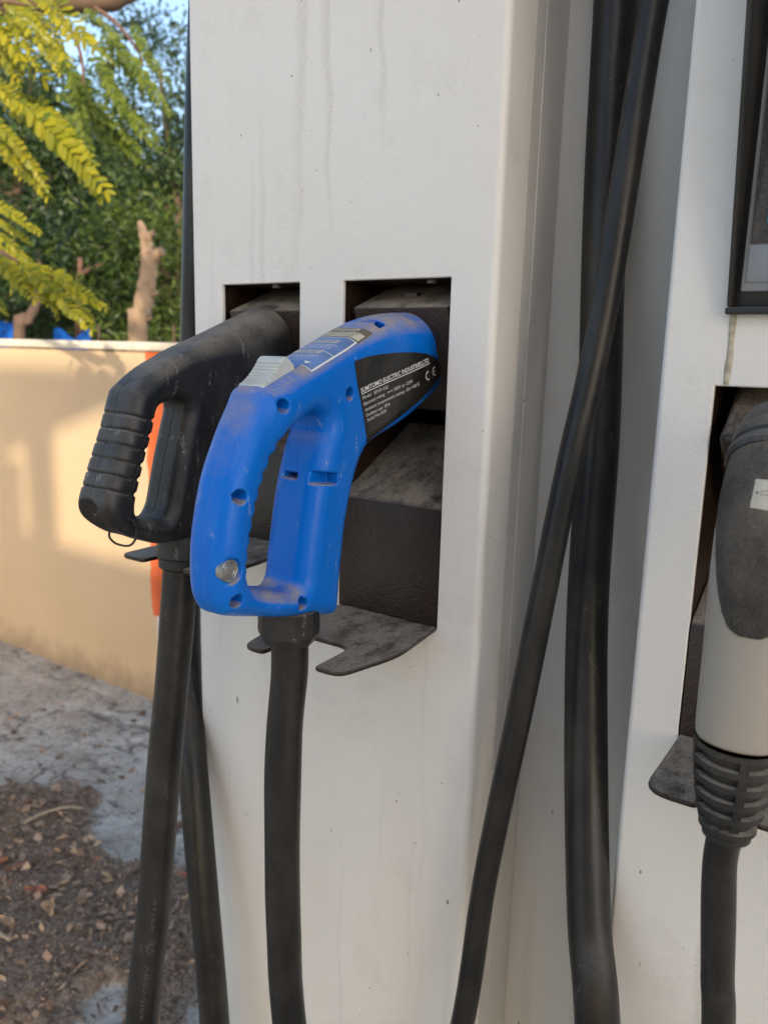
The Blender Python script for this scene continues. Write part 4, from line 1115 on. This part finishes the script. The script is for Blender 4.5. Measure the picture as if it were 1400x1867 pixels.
# single pieces that stand out
STRAW = mat_plain('straw_wood', (0.36, 0.27, 0.18), 0.8, var=0.25, scale=120, bump_s=0.3, bscale=300)
RUSTL = mat_plain('rust_leaf', (0.34, 0.105, 0.045), 0.7, var=0.3, scale=90)
TANL = mat_plain('tan_leaf', (0.42, 0.25, 0.12), 0.75, var=0.25, scale=90)
def gz(x, y): return float(ground_h(np.array([[x]]), np.array([[y]]))[0][0, 0])
def stick(name, pxs, r, mat, label, cat='stick'):
    P_ = []
    for px, py in pxs:
        g0 = atz(px, py, 0.02); P_.append((g0[0], g0[1], gz(g0[0], g0[1]) + 0.010 + r))
    path = catmull(P_, 6); rad = r * np.interp(np.linspace(0, 1, len(path)), [0, 0.08, 0.5, 0.92, 1], [0.7, 1.15, 0.8, 1.0, 0.5])
    tag(tube(name, path, rad, mat, None, 8), label, cat)
stick('dry_stick', ((45, 1512), (80, 1496), (120, 1488), (155, 1478)), 0.0042, STRAW, 'pale bent dry stick lying across the leaf litter')
stick('dry_stick', ((0, 1720), (10, 1727), (22, 1733)), 0.0045, STRAW, 'short pale wood splinter at the left edge of the litter')
stick('dry_stick', ((311, 1712), (316, 1695)), 0.0030, STRAW, 'small pale twig between the two hanging cables')
stick('dry_stick', ((258, 1735), (300, 1700), (330, 1650)), 0.0015, STRAW, 'thin grey twig lying behind the front cable')
def leaf(name, px, py, L, W, yaw, mat, label, curl=0.35, lift=0.012):
    g0 = atz(px, py, 0.02); x0_, y0_ = g0[0], g0[1]; zz = gz(x0_, y0_) + lift
    n, m = 9, 5; Vv = []; Ff = []
    for i in range(n):
        t = i / (n - 1); wd = W * math.sin(math.pi * (0.04 + 0.92 * t)) ** 0.8
        for j in range(m):
            s_ = j / (m - 1) - 0.5
            lx = (t - 0.5) * L; ly = s_ * wd + 0.12 * W * math.sin(5 * t + L * 900)
            lz = curl * (abs(s_) * 2) ** 2 * W * 0.5 + curl * 0.5 * L * (t - 0.5) ** 2 + 0.1 * W * math.sin(9 * t + 3 * s_)
            Vv.append((x0_ + lx * math.cos(yaw) - ly * math.sin(yaw), y0_ + lx * math.sin(yaw) + ly * math.cos(yaw), zz + lz))
    for i in range(n - 1):
        for j in range(m - 1): Ff.append((i * m + j, (i + 1) * m + j, (i + 1) * m + j + 1, i * m + j + 1))
    tag(put(name, mesh_np(name, Vv, Ff), mat), label, 'leaf')
leaf('dry_leaf', 68, 1640, 0.055, 0.024, 0.6, RUSTL, 'rust-red curled leaf on the litter heap, largest of the red ones')
leaf('dry_leaf', 92, 1672, 0.045, 0.030, -0.7, TANL, 'pale tan crumpled leaf just below the rust-red leaf')
leaf('dry_leaf', 78, 1368, 0.030, 0.018, 0.3, TANL, 'single orange-tan leaf alone on the pale paving near the wall')
leaf('dry_leaf', 28, 1588, 0.045, 0.020, 1.1, RUSTL, 'dull red leaf at upper left of the litter heap')
leaf('dry_leaf', 5, 1582, 0.040, 0.018, 1.6, RUSTL, 'small red leaf touching the left picture edge')
leaf('dry_leaf', 195, 1606, 0.040, 0.014, -0.1, TANL, 'split pale seed-pod shaped leaf beside the litter heap')
leaf('dry_leaf', 177, 1583, 0.026, 0.010, 1.4, RUSTL, 'narrow orange leaf right of the litter heap')
leaf('dry_leaf', 36, 1548, 0.030, 0.014, 0.4, TANL, 'short pale leaf below the bent stick')
leaf('dry_leaf', 14, 1697, 0.055, 0.022, 0.1, TANL, 'broad grey-brown leaf at lower left of the heap')
leaf('dry_leaf', 337, 1607, 0.035, 0.018, 0.5, RUSTL, 'orange leaf seen between the two left cables')
leaf('dry_leaf', 344, 1647, 0.030, 0.022, 1.2, TANL, 'pale tan leaf against the rear cable')
leaf('dry_leaf', 168, 1540, 0.030, 0.013, 0.2, TANL, 'oval tan leaf on the right part of the heap')
leaf('dry_leaf', 115, 1620, 0.032, 0.014, 0.9, TANL, 'light brown leaf in the middle of the heap')

# ------------------------------------------------------------------ trees
BARK = mat_plain('pale_bark', (0.31, 0.205, 0.125), 0.9, var=0.35, scale=14, bump_s=0.8, bscale=40)
BARKD = mat_plain('dark_bark', (0.12, 0.075, 0.05), 0.9, var=0.35, scale=14, bump_s=0.8, bscale=40)
BARKR = mat_plain('reddish_bark', (0.13, 0.07, 0.045), 0.9, var=0.3, scale=14, bump_s=0.6, bscale=40)
LEAFD = mat_leaf('dark_foliage', (0.008, 0.026, 0.010), (0.070, 0.120, 0.022), 0.3)  # albedo lowered to stand in for shade in the far crowns
LEAFM = mat_leaf('mid_foliage', (0.018, 0.045, 0.008), (0.130, 0.175, 0.025), 0.35)
LEAFY = mat_leaf('yellow_young_leaves', (0.12, 0.165, 0.012), (0.42, 0.37, 0.016), 0.45, 0.4)  # yellow-green colour of the young leaves
LEAFG = mat_leaf('fresh_leaves', (0.07, 0.11, 0.015), (0.20, 0.24, 0.03), 0.4, 0.4)

def crown_mesh(name, blobs, dens, lsize, seed):
    """leaf blades in sprays, gathered in clumps inside each blob"""
    r = np.random.default_rng(seed); C_ = []; S_ = []
    for (cx, cy, cz, rx, ry, rz) in blobs:
        nsub = max(12, int(dens * rx * ry * rz * 24))
        u = r.normal(size=(nsub, 3)); u /= np.linalg.norm(u, axis=1)[:, None]
        cc = u * (r.random((nsub, 1)) ** 0.33) * np.array([rx, ry, rz]) + np.array([cx, cy, cz])
        for c0 in cc:
            k = 66; sp = 0.17 * r.uniform(0.5, 1.6)
            p = c0 + r.normal(size=(k, 3)) * np.array([sp, sp, sp * 0.55]); C_.append(p)
            S_.append(np.full(k, 0.05 + 0.95 * r.random() ** 1.5))
    C_ = np.concatenate(C_); S_ = np.concatenate(S_); n = len(C_)
    d = r.normal(size=(n, 3)); d[:, 2] -= 0.35; d /= np.linalg.norm(d, axis=1)[:, None]
    t = np.cross(d, r.normal(size=(n, 3))); t /= np.linalg.norm(t, axis=1)[:, None]
    L = lsize * r.uniform(0.6, 1.4, (n, 1)); W = L * r.uniform(0.28, 0.45, (n, 1))
    nn_ = np.cross(d, t) * L * 0.12
    V = np.stack([C_ - d * L / 2, C_ + t * W / 2 + nn_, C_ + d * L / 2, C_ - t * W / 2 + nn_], 1).reshape(-1, 3)
    F = np.arange(4 * n).reshape(n, 4)
    me = mesh_np(name, V, F, False)
    set_tone(me, np.clip(S_ + r.normal(0, 0.2, n), 0, 1))
    return me
def limb_set(name, limbs, mat, parent, sides=10):
    V = []; F = []
    for path, r0, r1 in limbs:
        pth = catmull(path, 6); rad = np.linspace(r0, r1, len(pth)) * (1 + 0.08 * np.sin(np.arange(len(pth)) * 1.7))
        v, f = tube_np(pth, rad, sides); b_ = len(V)
        V += list(v); F += [tuple(i + b_ for i in q) for q in f]
    return put(name, mesh_np(name, V, F), mat, parent)
def blobs_px(L): # (px, py, depth, radius, flat)
    out = []
    for px, py, d_, r_, fl in L:
        p_ = atd(px, py, d_); out.append((p_[0], p_[1], p_[2], r_, r_, r_ * fl))
    return out
def tree(name, label, blobs, base, limbs, lmat, bmat, dens, lsize, seed):
    t = thing(name, label, 'tree', (base[0], base[1], 0), 'trees behind the wall')
    put('crown', crown_mesh('crown', blobs, dens, lsize, seed), lmat, t)
    limb_set('trunk', limbs, bmat, t)
    return t
def gp(px, d_, z=0.0):
    p_ = atd(px, 620, d_); return (p_[0], p_[1], z)
def lift(px, py, d_): return tuple(atd(px, py, d_))

tree('shade_tree', 'tall dark green tree filling the upper left behind the yellow leaves', blobs_px([(-60, 120, 8.2, 1.0, 0.8), (60, 210, 8.0, 0.95, 0.75), (60, 330, 7.6, 0.9, 0.8), (-40, 300, 7.8, 1.0, 0.9), (140, 330, 8.2, 0.8, 0.8), (30, 60, 8.6, 0.7, 0.6), (130, 430, 7.6, 0.7, 0.7)]), gp(20, 7.6), [([gp(20, 7.6, -0.1), lift(22, 500, 7.6), lift(40, 300, 7.8), lift(60, 120, 8.0)], 0.10, 0.03), ([lift(28, 420, 7.6), lift(90, 330, 7.9), lift(140, 290, 8.1)], 0.04, 0.015), ([lift(30, 380, 7.7), lift(-40, 260, 7.8)], 0.07, 0.02)], LEAFD, BARKD, 3.4, 0.075, 1)
tree('shade_tree', 'dark green tree against the sky beside the cabinet, with gaps showing blue', blobs_px([(300, 130, 9.4, 0.62, 0.7), (240, 190, 9.0, 0.60, 0.7), (330, 220, 9.2, 0.55, 0.8), (290, 290, 9.0, 0.75, 0.6), (220, 330, 9.0, 0.7, 0.6), (350, 370, 9.0, 0.7, 0.7), (260, 60, 9.6, 0.5, 0.6), (420, 250, 9.3, 0.9, 0.9)]), gp(330, 9.0), [([gp(330, 9.0, -0.1), lift(330, 450, 9.0), lift(310, 280, 9.1), lift(290, 120, 9.3)], 0.085, 0.02), ([lift(325, 400, 9.0), lift(240, 320, 9.0), lift(215, 250, 9.0)], 0.035, 0.015)], LEAFD, BARKD, 3.6, 0.075, 2)
tree('shade_tree', 'low dark tree with reddish forked branch above the wall', blobs_px([(60, 470, 6.6, 0.7, 0.6), (150, 520, 6.4, 0.6, 0.55), (-30, 520, 6.4, 0.7, 0.6), (200, 460, 6.8, 0.6, 0.6), (120, 590, 6.6, 0.5, 0.4), (10, 590, 7.2, 0.5, 0.3)]), gp(150, 6.3), [([gp(140, 6.3, -0.1), lift(143, 560, 6.3), lift(146, 505, 6.2), lift(147, 470, 6.2)], 0.034, 0.02), ([lift(146, 503, 6.2), lift(165, 490, 6.15), lift(186, 482, 6.1)], 0.022, 0.012)], LEAFD, BARKR, 7.0, 0.065, 3)
tree('shade_tree', 'mid-green bushy tree around the pruned trunk', blobs_px([(230, 440, 6.6, 0.55, 0.7), (320, 450, 6.6, 0.55, 0.8), (200, 570, 6.3, 0.5, 0.5), (310, 570, 6.2, 0.5, 0.6), (250, 520, 6.9, 0.6, 0.7), (370, 520, 6.5, 0.6, 0.9)]), gp(300, 6.6), [([gp(300, 6.6, -0.1), lift(305, 560, 6.6), lift(290, 470, 6.6), lift(260, 420, 6.6)], 0.06, 0.02), ([lift(303, 540, 6.6), lift(340, 480, 6.6)], 0.03, 0.015)], LEAFM, BARKD, 7.0, 0.065, 4)
tree('shade_tree', 'leaning brown trunk with grey-green crown beside the blue sheet', blobs_px([(110, 545, 8.6, 0.6, 0.4), (0, 550, 8.8, 0.6, 0.35), (40, 420, 9.2, 1.1, 0.9), (190, 400, 9.4, 1.0, 0.8)]), gp(42, 5.6), [([gp(30, 5.6, -0.1), lift(36, 615, 5.6), lift(50, 585, 5.6), lift(66, 555, 5.7), lift(75, 500, 5.9), lift(60, 420, 7.5)], 0.050, 0.02)], LEAFM, BARKD, 3.0, 0.075, 6)
# far wood that closes the view behind
far = []
rr2 = np.random.default_rng(77)
for k in range(34):
    px = -160 + 18 * k; py = 430 + rr2.uniform(-90, 150); d_ = rr2.uniform(11, 15)
    far.append((px, py, d_, rr2.uniform(0.9, 1.5), 0.8))
beyond = [(-6.5 + 0.75 * k, 13 + rr2.uniform(-1.5, 3), rr2.uniform(0.8, 3.2), 1.5, 1.5, 1.2) for k in range(26)]
me = crown_mesh('far_wood', blobs_px(far) + beyond, 1.6, 0.10, 9)
tag(put('far_wood', me, LEAFD), 'mass of dark trees far behind the wall', 'trees', kind='stuff')

# pruned trunk
pt = thing('pruned_tree', 'bare pruned tree trunk with cut stubs in front of the dark trees', 'tree', gp(256, 4.6))
def stump(path, r0, r1): return (path, r0, r1)
limb_set('trunk', [([gp(258, 4.6, -0.1), lift(252, 612, 4.6), lift(258, 575, 4.6), lift(266, 530, 4.6), lift(272, 490, 4.6), lift(271, 462, 4.6)], 0.062, 0.045)], BARK, pt, 14)
limb_set('stub', [([lift(271, 468, 4.6), lift(266, 440, 4.6), lift(259, 415, 4.6), lift(255, 404, 4.6)], 0.043, 0.015)], BARK, pt, 12)
limb_set('stub', [([lift(266, 446, 4.6), lift(273, 430, 4.58), lift(280, 424, 4.56)], 0.024, 0.016)], BARK, pt, 12)
limb_set('stub', [([lift(274, 478, 4.6), lift(286, 464, 4.58), lift(297, 458, 4.56)], 0.034, 0.026)], BARK, pt, 12)
limb_set('stub', [([lift(266, 540, 4.6), lift(278, 537, 4.58), lift(288, 533, 4.56)], 0.020, 0.014)], BARK, pt, 10)
limb_set('stub', [([lift(258, 575, 4.6), lift(246, 580, 4.58), lift(239, 585, 4.57)], 0.018, 0.012)], BARK, pt, 10)
limb_set('stub', [([lift(258, 580, 4.6), lift(270, 582, 4.56), lift(277, 580, 4.55)], 0.012, 0.008)], BARK, pt, 10)

# blue sheet behind the wall
TARP = mat_plain('blue_tarpaulin_cloth', (0.008, 0.10, 0.42), 0.5, var=0.3, scale=6, bump_s=0.3, bscale=12)
def tarp(name, corners, label):
    bm = bmesh.new(); n, m = 14, 8; G_ = []
    for i in range(n):
        row = []
        for j in range(m):
            u, v_ = i / (n - 1), j / (m - 1)
            q = (1 - u) * ((1 - v_) * np.array(corners[0]) + v_ * np.array(corners[3])) + u * ((1 - v_) * np.array(corners[1]) + v_ * np.array(corners[2]))
            q = q + np.array([0.0, 0.0, -0.10 * math.sin(math.pi * u) * (0.4 + v_) + 0.025 * math.sin(9 * u + 4 * v_)])
            row.append(bm.verts.new(q))
        G_.append(row)
    for i in range(n - 1):
        for j in range(m - 1): bm.faces.new((G_[i][j], G_[i + 1][j], G_[i + 1][j + 1], G_[i][j + 1]))
    r = bmesh.ops.extrude_face_region(bm, geom=bm.faces[:])
    for g_ in r['geom']:
        if isinstance(g_, bmesh.types.BMVert): g_.co.z += 0.004
    return tag(put(name, bm_mesh(name, bm, 50), TARP), label, 'tarpaulin')
tarp('tarpaulin', [lift(-30, 575, 6.0), lift(58, 574, 6.0), lift(36, 606, 5.7), lift(-40, 610, 5.7)], 'bright blue plastic sheet at far left above the wall')
tarp('tarpaulin', [lift(100, 600, 6.1), lift(165, 604, 6.1), lift(168, 622, 5.9), lift(98, 618, 5.9)], 'narrow strip of blue plastic sheet beyond the middle of the wall')

# ------------------------------------------------------------------ overhanging tree in front (feather leaves)
def frond_mesh(name, n_pairs, L, lw, seed, droop=0.25):
    """one pinnate leaf along +x, leaflets in pairs; about 14 leaflet faces each side"""
    r = np.random.default_rng(seed); V = []; F = []; T = []
    def zc(t): return -droop * L * t * t
    # stalk
    n = 10
    for i in range(n):
        t = i / (n - 1); rad = 0.0016 * (1 - 0.6 * t)
        for a in (0, 2.09, 4.19): V.append((t * L, rad * math.cos(a), zc(t) + rad * math.sin(a)))
    for i in range(n - 1):
        for k in range(3):
            F.append((i * 3 + k, i * 3 + (k + 1) % 3, (i + 1) * 3 + (k + 1) % 3, (i + 1) * 3 + k)); T.append(0.2)
    for p in range(n_pairs):
        t = 0.12 + 0.88 * p / (n_pairs - 1)
        for s_ in (-1, 1):
            ll = lw * (0.75 + 0.45 * math.sin(math.pi * min(1, t * 0.9 + 0.1))) * r.uniform(0.88, 1.12); w = ll * r.uniform(0.46, 0.60)
            ang = s_ * math.radians(66 - 24 * t + r.normal(0, 10)); dz = r.normal(-0.3, 0.3)
            d = np.array([math.cos(ang), math.sin(ang), dz]); d /= np.linalg.norm(d)
            sd = np.cross(d, np.array([0, 0.15 * s_, 1.0])); sd /= np.linalg.norm(sd)
            o = np.array([t * L, 0, zc(t)])
            prof_ = [(0.0, 0.12), (0.14, 0.70), (0.4, 0.98), (0.68, 0.98), (0.88, 0.70), (1.0, 0.22)]
            b_ = len(V)
            for q, wq in prof_:
                c0 = o + d * ll * q + np.array([0, 0, -0.10 * ll * q * q])
                V.append(c0 + sd * w / 2 * wq + np.array([0, 0, 0.06 * w * wq])); V.append(c0 - sd * w / 2 * wq + np.array([0, 0, 0.06 * w * wq]))
            tn = float(np.clip(r.normal(0.6, 0.3), 0, 1))
            for q in range(len(prof_) - 1):
                F.append((b_ + 2 * q, b_ + 2 * q + 1, b_ + 2 * q + 3, b_ + 2 * q + 2)); T.append(tn)
    me = mesh_np(name, np.array(V), F); set_tone(me, T)
    return me
ovh = thing('feather_leaf_tree', 'tree with yellow-green feathery leaves hanging into the upper left corner', 'tree', (-3.9, 0.7, 0))
frY = []
for k in range(4):
    me = frond_mesh('leaf_frond', 17 + k, 0.20 + 0.015 * k, 0.0235, 30 + k, 0.34); me.materials.append(LEAFY); frY.append(me)
frG = []
for k in range(3):
    me = frond_mesh('leaf_frond', 16 + k, 0.20, 0.0235, 50 + k, 0.40); me.materials.append(LEAFG); frG.append(me)
def hang(me, a, b, roll, parent, nm='leaf_frond', base_len=None):
    """frond from stalk point a to tip b"""
    a = Vector(a); b = Vector(b); d = b - a
    L0 = max(v.co.x for v in me.vertices); sc_ = d.length / (L0 * 1.03)
    xax = d.normalized(); up = Vector((0.25, -0.75, 0.65))       # upper faces turn to the light
    yax = up.cross(xax).normalized(); zax = xax.cross(yax)
    Mr = Matrix((xax, yax, zax)).transposed() @ Matrix.Rotation(roll, 3, 'X')
    o = bpy.data.objects.new(nm, me); link(o); o.parent = parent
    mw = Matrix.Translation(a) @ Mr.to_4x4() @ Matrix.Scale(sc_, 4)
    o.matrix_parent_inverse = Matrix.Translation(-Vector(parent.location)); o.matrix_basis = mw
    return o
FR = [  # stalk px, tip px, depths, kind
    ((0, 165), (75, 205), 2.15, 2.1, 'Y'), ((40, 185), (160, 310), 2.1, 1.98, 'Y'), ((60, 190), (162, 282), 2.15, 2.1, 'Y'), ((20, 180), (90, 200), 2.2, 2.2, 'Y'),
    ((-40, 120), (30, 172), 2.15, 2.1, 'Y'), ((-30, 200), (60, 290), 2.3, 2.3, 'Y'), ((0, 230), (88, 312), 2.35, 2.3, 'Y'), ((-20, 215), (30, 285), 2.4, 2.3, 'Y'),
    ((-40, -10), (30, 70), 2.2, 2.1, 'Y'), ((-30, 10), (28, 112), 2.25, 2.2, 'Y'), ((0, 0), (100, 50), 2.2, 2.2, 'Y'), ((20, 15), (110, 92), 2.15, 2.1, 'Y'), ((30, -5), (125, 62), 2.3, 2.2, 'Y'), ((60, 30), (100, 100), 2.3, 2.25, 'Y'), ((10, 20), (60, 80), 2.2, 2.1, 'Y'), ((-20, 40), (12, 118), 2.3, 2.2, 'Y'), ((55, -20), (135, 30), 2.4, 2.3, 'Y'),
    ((-20, 362), (54, 408), 2.3, 2.25, 'Y'), ((-20, 395), (56, 432), 2.4, 2.4, 'Y'), ((-30, 410), (55, 455), 2.35, 2.3, 'Y'), ((-20, 440), (30, 455), 2.3, 2.3, 'Y'),
    ((-30, 455), (45, 512), 2.1, 2.0, 'Y'), ((-10, 465), (70, 520), 2.15, 2.05, 'Y'), ((30, 478), (160, 555), 2.1, 2.0, 'Y'), ((90, 492), (178, 550), 2.1, 2.05, 'Y'), ((40, 480), (100, 492), 2.2, 2.15, 'Y'), ((70, 500), (92, 558), 2.15, 2.1, 'Y'), ((20, 500), (22, 525), 2.2, 2.2, 'Y'), ((-20, 545), (18, 567), 2.2, 2.2, 'Y'),
    ((150, 10), (225, 45), 2.9, 2.85, 'G'), ((140, 60), (220, 95), 3.0, 3.0, 'G'), ((170, 95), (215, 172), 3.0, 2.9, 'G'), ((230, 95), (285, 178), 3.0, 2.9, 'G'), ((240, 40), (275, 95), 3.1, 3.0, 'G'), ((130, 140), (160, 250), 3.0, 2.9, 'G'), ((150, 150), (130, 215), 3.0, 2.9, 'G'), ((200, 180), (280, 240), 3.1, 3.0, 'G'), ((110, 165), (190, 190), 3.0, 2.95, 'G'), ((160, 180), (250, 245), 3.1, 3.05, 'G'), ((205, 100), (190, 160), 3.1, 3.0, 'G'), ((100, 85), (150, 170), 3.0, 2.9, 'G'), ((190, 60), (240, 110), 3.1, 3.0, 'G'), ((260, 90), (292, 130), 3.1, 3.0, 'G'), ((180, 215), (235, 270), 3.2, 3.1, 'G'), ((120, 200), (160, 270), 3.1, 3.0, 'G')]
rx = random.Random(5)
for a, b_, da, db, kd in list(FR):
    if rx.random() < 0.75:
        j = lambda q: (q[0] + rx.uniform(-22, 16), q[1] + rx.uniform(-20, 18))
        FR.append((j(a), j(b_), da + rx.uniform(0.02, 0.2), db + rx.uniform(0.02, 0.2), kd))
for k, (a, b_, da, db, kd) in enumerate(FR):
    lib = frY if kd == 'Y' else frG
    hang(lib[k % len(lib)], lift(*a, da), lift(*b_, db), random.uniform(-0.35, 0.35), ovh)
limb_set('trunk', [([(-4.6, 0.9, -0.1), (-4.55, 0.92, 1.2), (-4.3, 1.0, 2.2), (-3.9, 1.1, 2.7)], 0.14, 0.09)], BARKD, ovh, 12)
limb_set('branch', [([(-3.9, 1.1, 2.7), lift(-60, 5, 3.3), lift(60, -6, 3.2), lift(150, -2, 3.2), lift(215, -8, 3.2), lift(320, -60, 3.3)], 0.085, 0.035)], BARKD, ovh, 12)
limb_set('branch', [([(-3.9, 1.1, 2.7), lift(-120, 200, 2.6), lift(-20, 170, 2.25), lift(40, 183, 2.15)], 0.02, 0.004)], BARKR, ovh, 8)
limb_set('branch', [([(-4.2, 1.0, 2.3), lift(-200, 380, 2.6), lift(-40, 440, 2.25), lift(35, 478, 2.12)], 0.02, 0.004)], BARKR, ovh, 8)
limb_set('branch', [([lift(60, -6, 3.2), lift(120, 40, 3.1), lift(150, 110, 3.05), lift(150, 190, 3.05)], 0.012, 0.003)], BARKR, ovh, 8)
limb_set('branch', [([lift(150, -2, 3.2), lift(210, 40, 3.15), lift(250, 90, 3.1), lift(262, 120, 3.1)], 0.010, 0.003)], BARKR, ovh, 8)
limb_set('branch', [([(-3.9, 1.1, 2.7), lift(-100, 30, 2.5), lift(0, 5, 2.25), lift(50, 10, 2.2)], 0.016, 0.004)], BARKR, ovh, 8)
# seedling behind the wall beside the cabinet
sd_ = thing('seedling', 'small yellow-green feathery seedling just above the wall beside the cabinet', 'plant', gp(318, 3.9))
limb_set('stem', [([gp(318, 3.9, -0.02), lift(318, 640, 3.9), lift(318, 602, 3.9)], 0.008, 0.004)], BARKD, sd_, 8)
for k, (a, b_) in enumerate((((318, 603), (296, 592)), ((318, 600), (342, 594)), ((318, 610), (298, 612)), ((318, 608), (344, 612)), ((318, 598), (312, 584)))):
    hang(frG[k % 3], lift(*a, 3.9), lift(*b_, 3.85), random.uniform(-0.3, 0.3), sd_)
sd2 = thing('seedling', 'yellowish seedling above the wall left of the pruned trunk', 'plant', gp(182, 4.2))
limb_set('stem', [([gp(182, 4.2, -0.02), lift(182, 640, 4.2), lift(181, 598, 4.2)], 0.008, 0.004)], BARKD, sd2, 8)
for k, (a, b_) in enumerate((((182, 605), (164, 590)), ((182, 600), (198, 585)), ((182, 610), (166, 608)), ((182, 608), (200, 610)))):
    hang(frG[k % 3], lift(*a, 4.2), lift(*b_, 4.15), random.uniform(-0.3, 0.3), sd2)

# ------------------------------------------------------------------ added unseen boards behind the camera, shaped to shade charger, ground and wall
YO = -2.6
def back(p_, Yp=YO):
    t = (p_[1] - Yp) / SUN_DIR.y
    return np.array(p_) - np.array(SUN_DIR) * t
BLOCKER = mat_plain('blocker_face', (0.72, 0.66, 0.58), 0.85, var=0.1, scale=4)  # pale, so the added boards also bounce fill light
blocker_obj = thing('added_blocker', 'added unseen hoarding on legs across the forecourt, behind the viewer', 'blocker', (1.4, YO, 0))
def slab_yz(nm, pts, th, mat, parent):
    bm = bmesh.new(); f_ = bm.faces.new([bm.verts.new((p_[0], YO, max(-0.05, p_[2]))) for p_ in pts])
    r = bmesh.ops.extrude_face_region(bm, geom=[f_])
    for g_ in r['geom']:
        if isinstance(g_, bmesh.types.BMVert): g_.co.y -= th
    return put(nm, bm_mesh(nm, bm, 30), mat, parent)
W_ = lambda x, z: back((x, WALLY, z))
lowz = W_(-2.3, 0.52)[2]
slab_yz('low_blocker', [(W_(-3.8, 0)[0], 0, 0.95), (1.30, 0, 0.95), (1.30, 0, lowz), (W_(-3.8, 0)[0], 0, lowz)], 0.10, BLOCKER, blocker_obj)  # added to shade ground and wall foot, open below for bounce
slab_yz('tall_blocker', [(1.32, 0, 0.95), (3.0, 0, 0.95), (3.0, 0, 3.4), (1.32, 0, 3.4)], 0.2, BLOCKER, blocker_obj)  # added to keep the sun off the cabinet
for xl in (W_(-3.8, 0)[0] + 0.05, 1.25, 2.95): slab_yz('blocker_leg', [(xl - 0.04, 0, -0.05), (xl + 0.04, 0, -0.05), (xl + 0.04, 0, 0.949), (xl - 0.04, 0, 0.949)], 0.08, BLOCKER, blocker_obj)  # supports for the added boards only
slab_yz('shade_beam', [W_(-4.4, 1.22), W_(-4.4, 0.45), W_(-2.12, 1.215), W_(-2.12, 1.22)], 0.10, BLOCKER, blocker_obj)  # added, cut to cast the slanting shadow band on the wall
slab_yz('shade_post', [W_(-2.915, 0.50), W_(-2.80, 0.50), W_(-2.80, 1.0), W_(-2.915, 1.0)], 0.10, BLOCKER, blocker_obj)  # added, casts the upright shadow stripe on the wall
slab_yz('shade_panel', [W_(-4.4, 0.50), W_(-3.03, 0.50), W_(-3.03, 0.84), W_(-4.4, 0.80)], 0.10, BLOCKER, blocker_obj)  # added, shades the left part of the wall
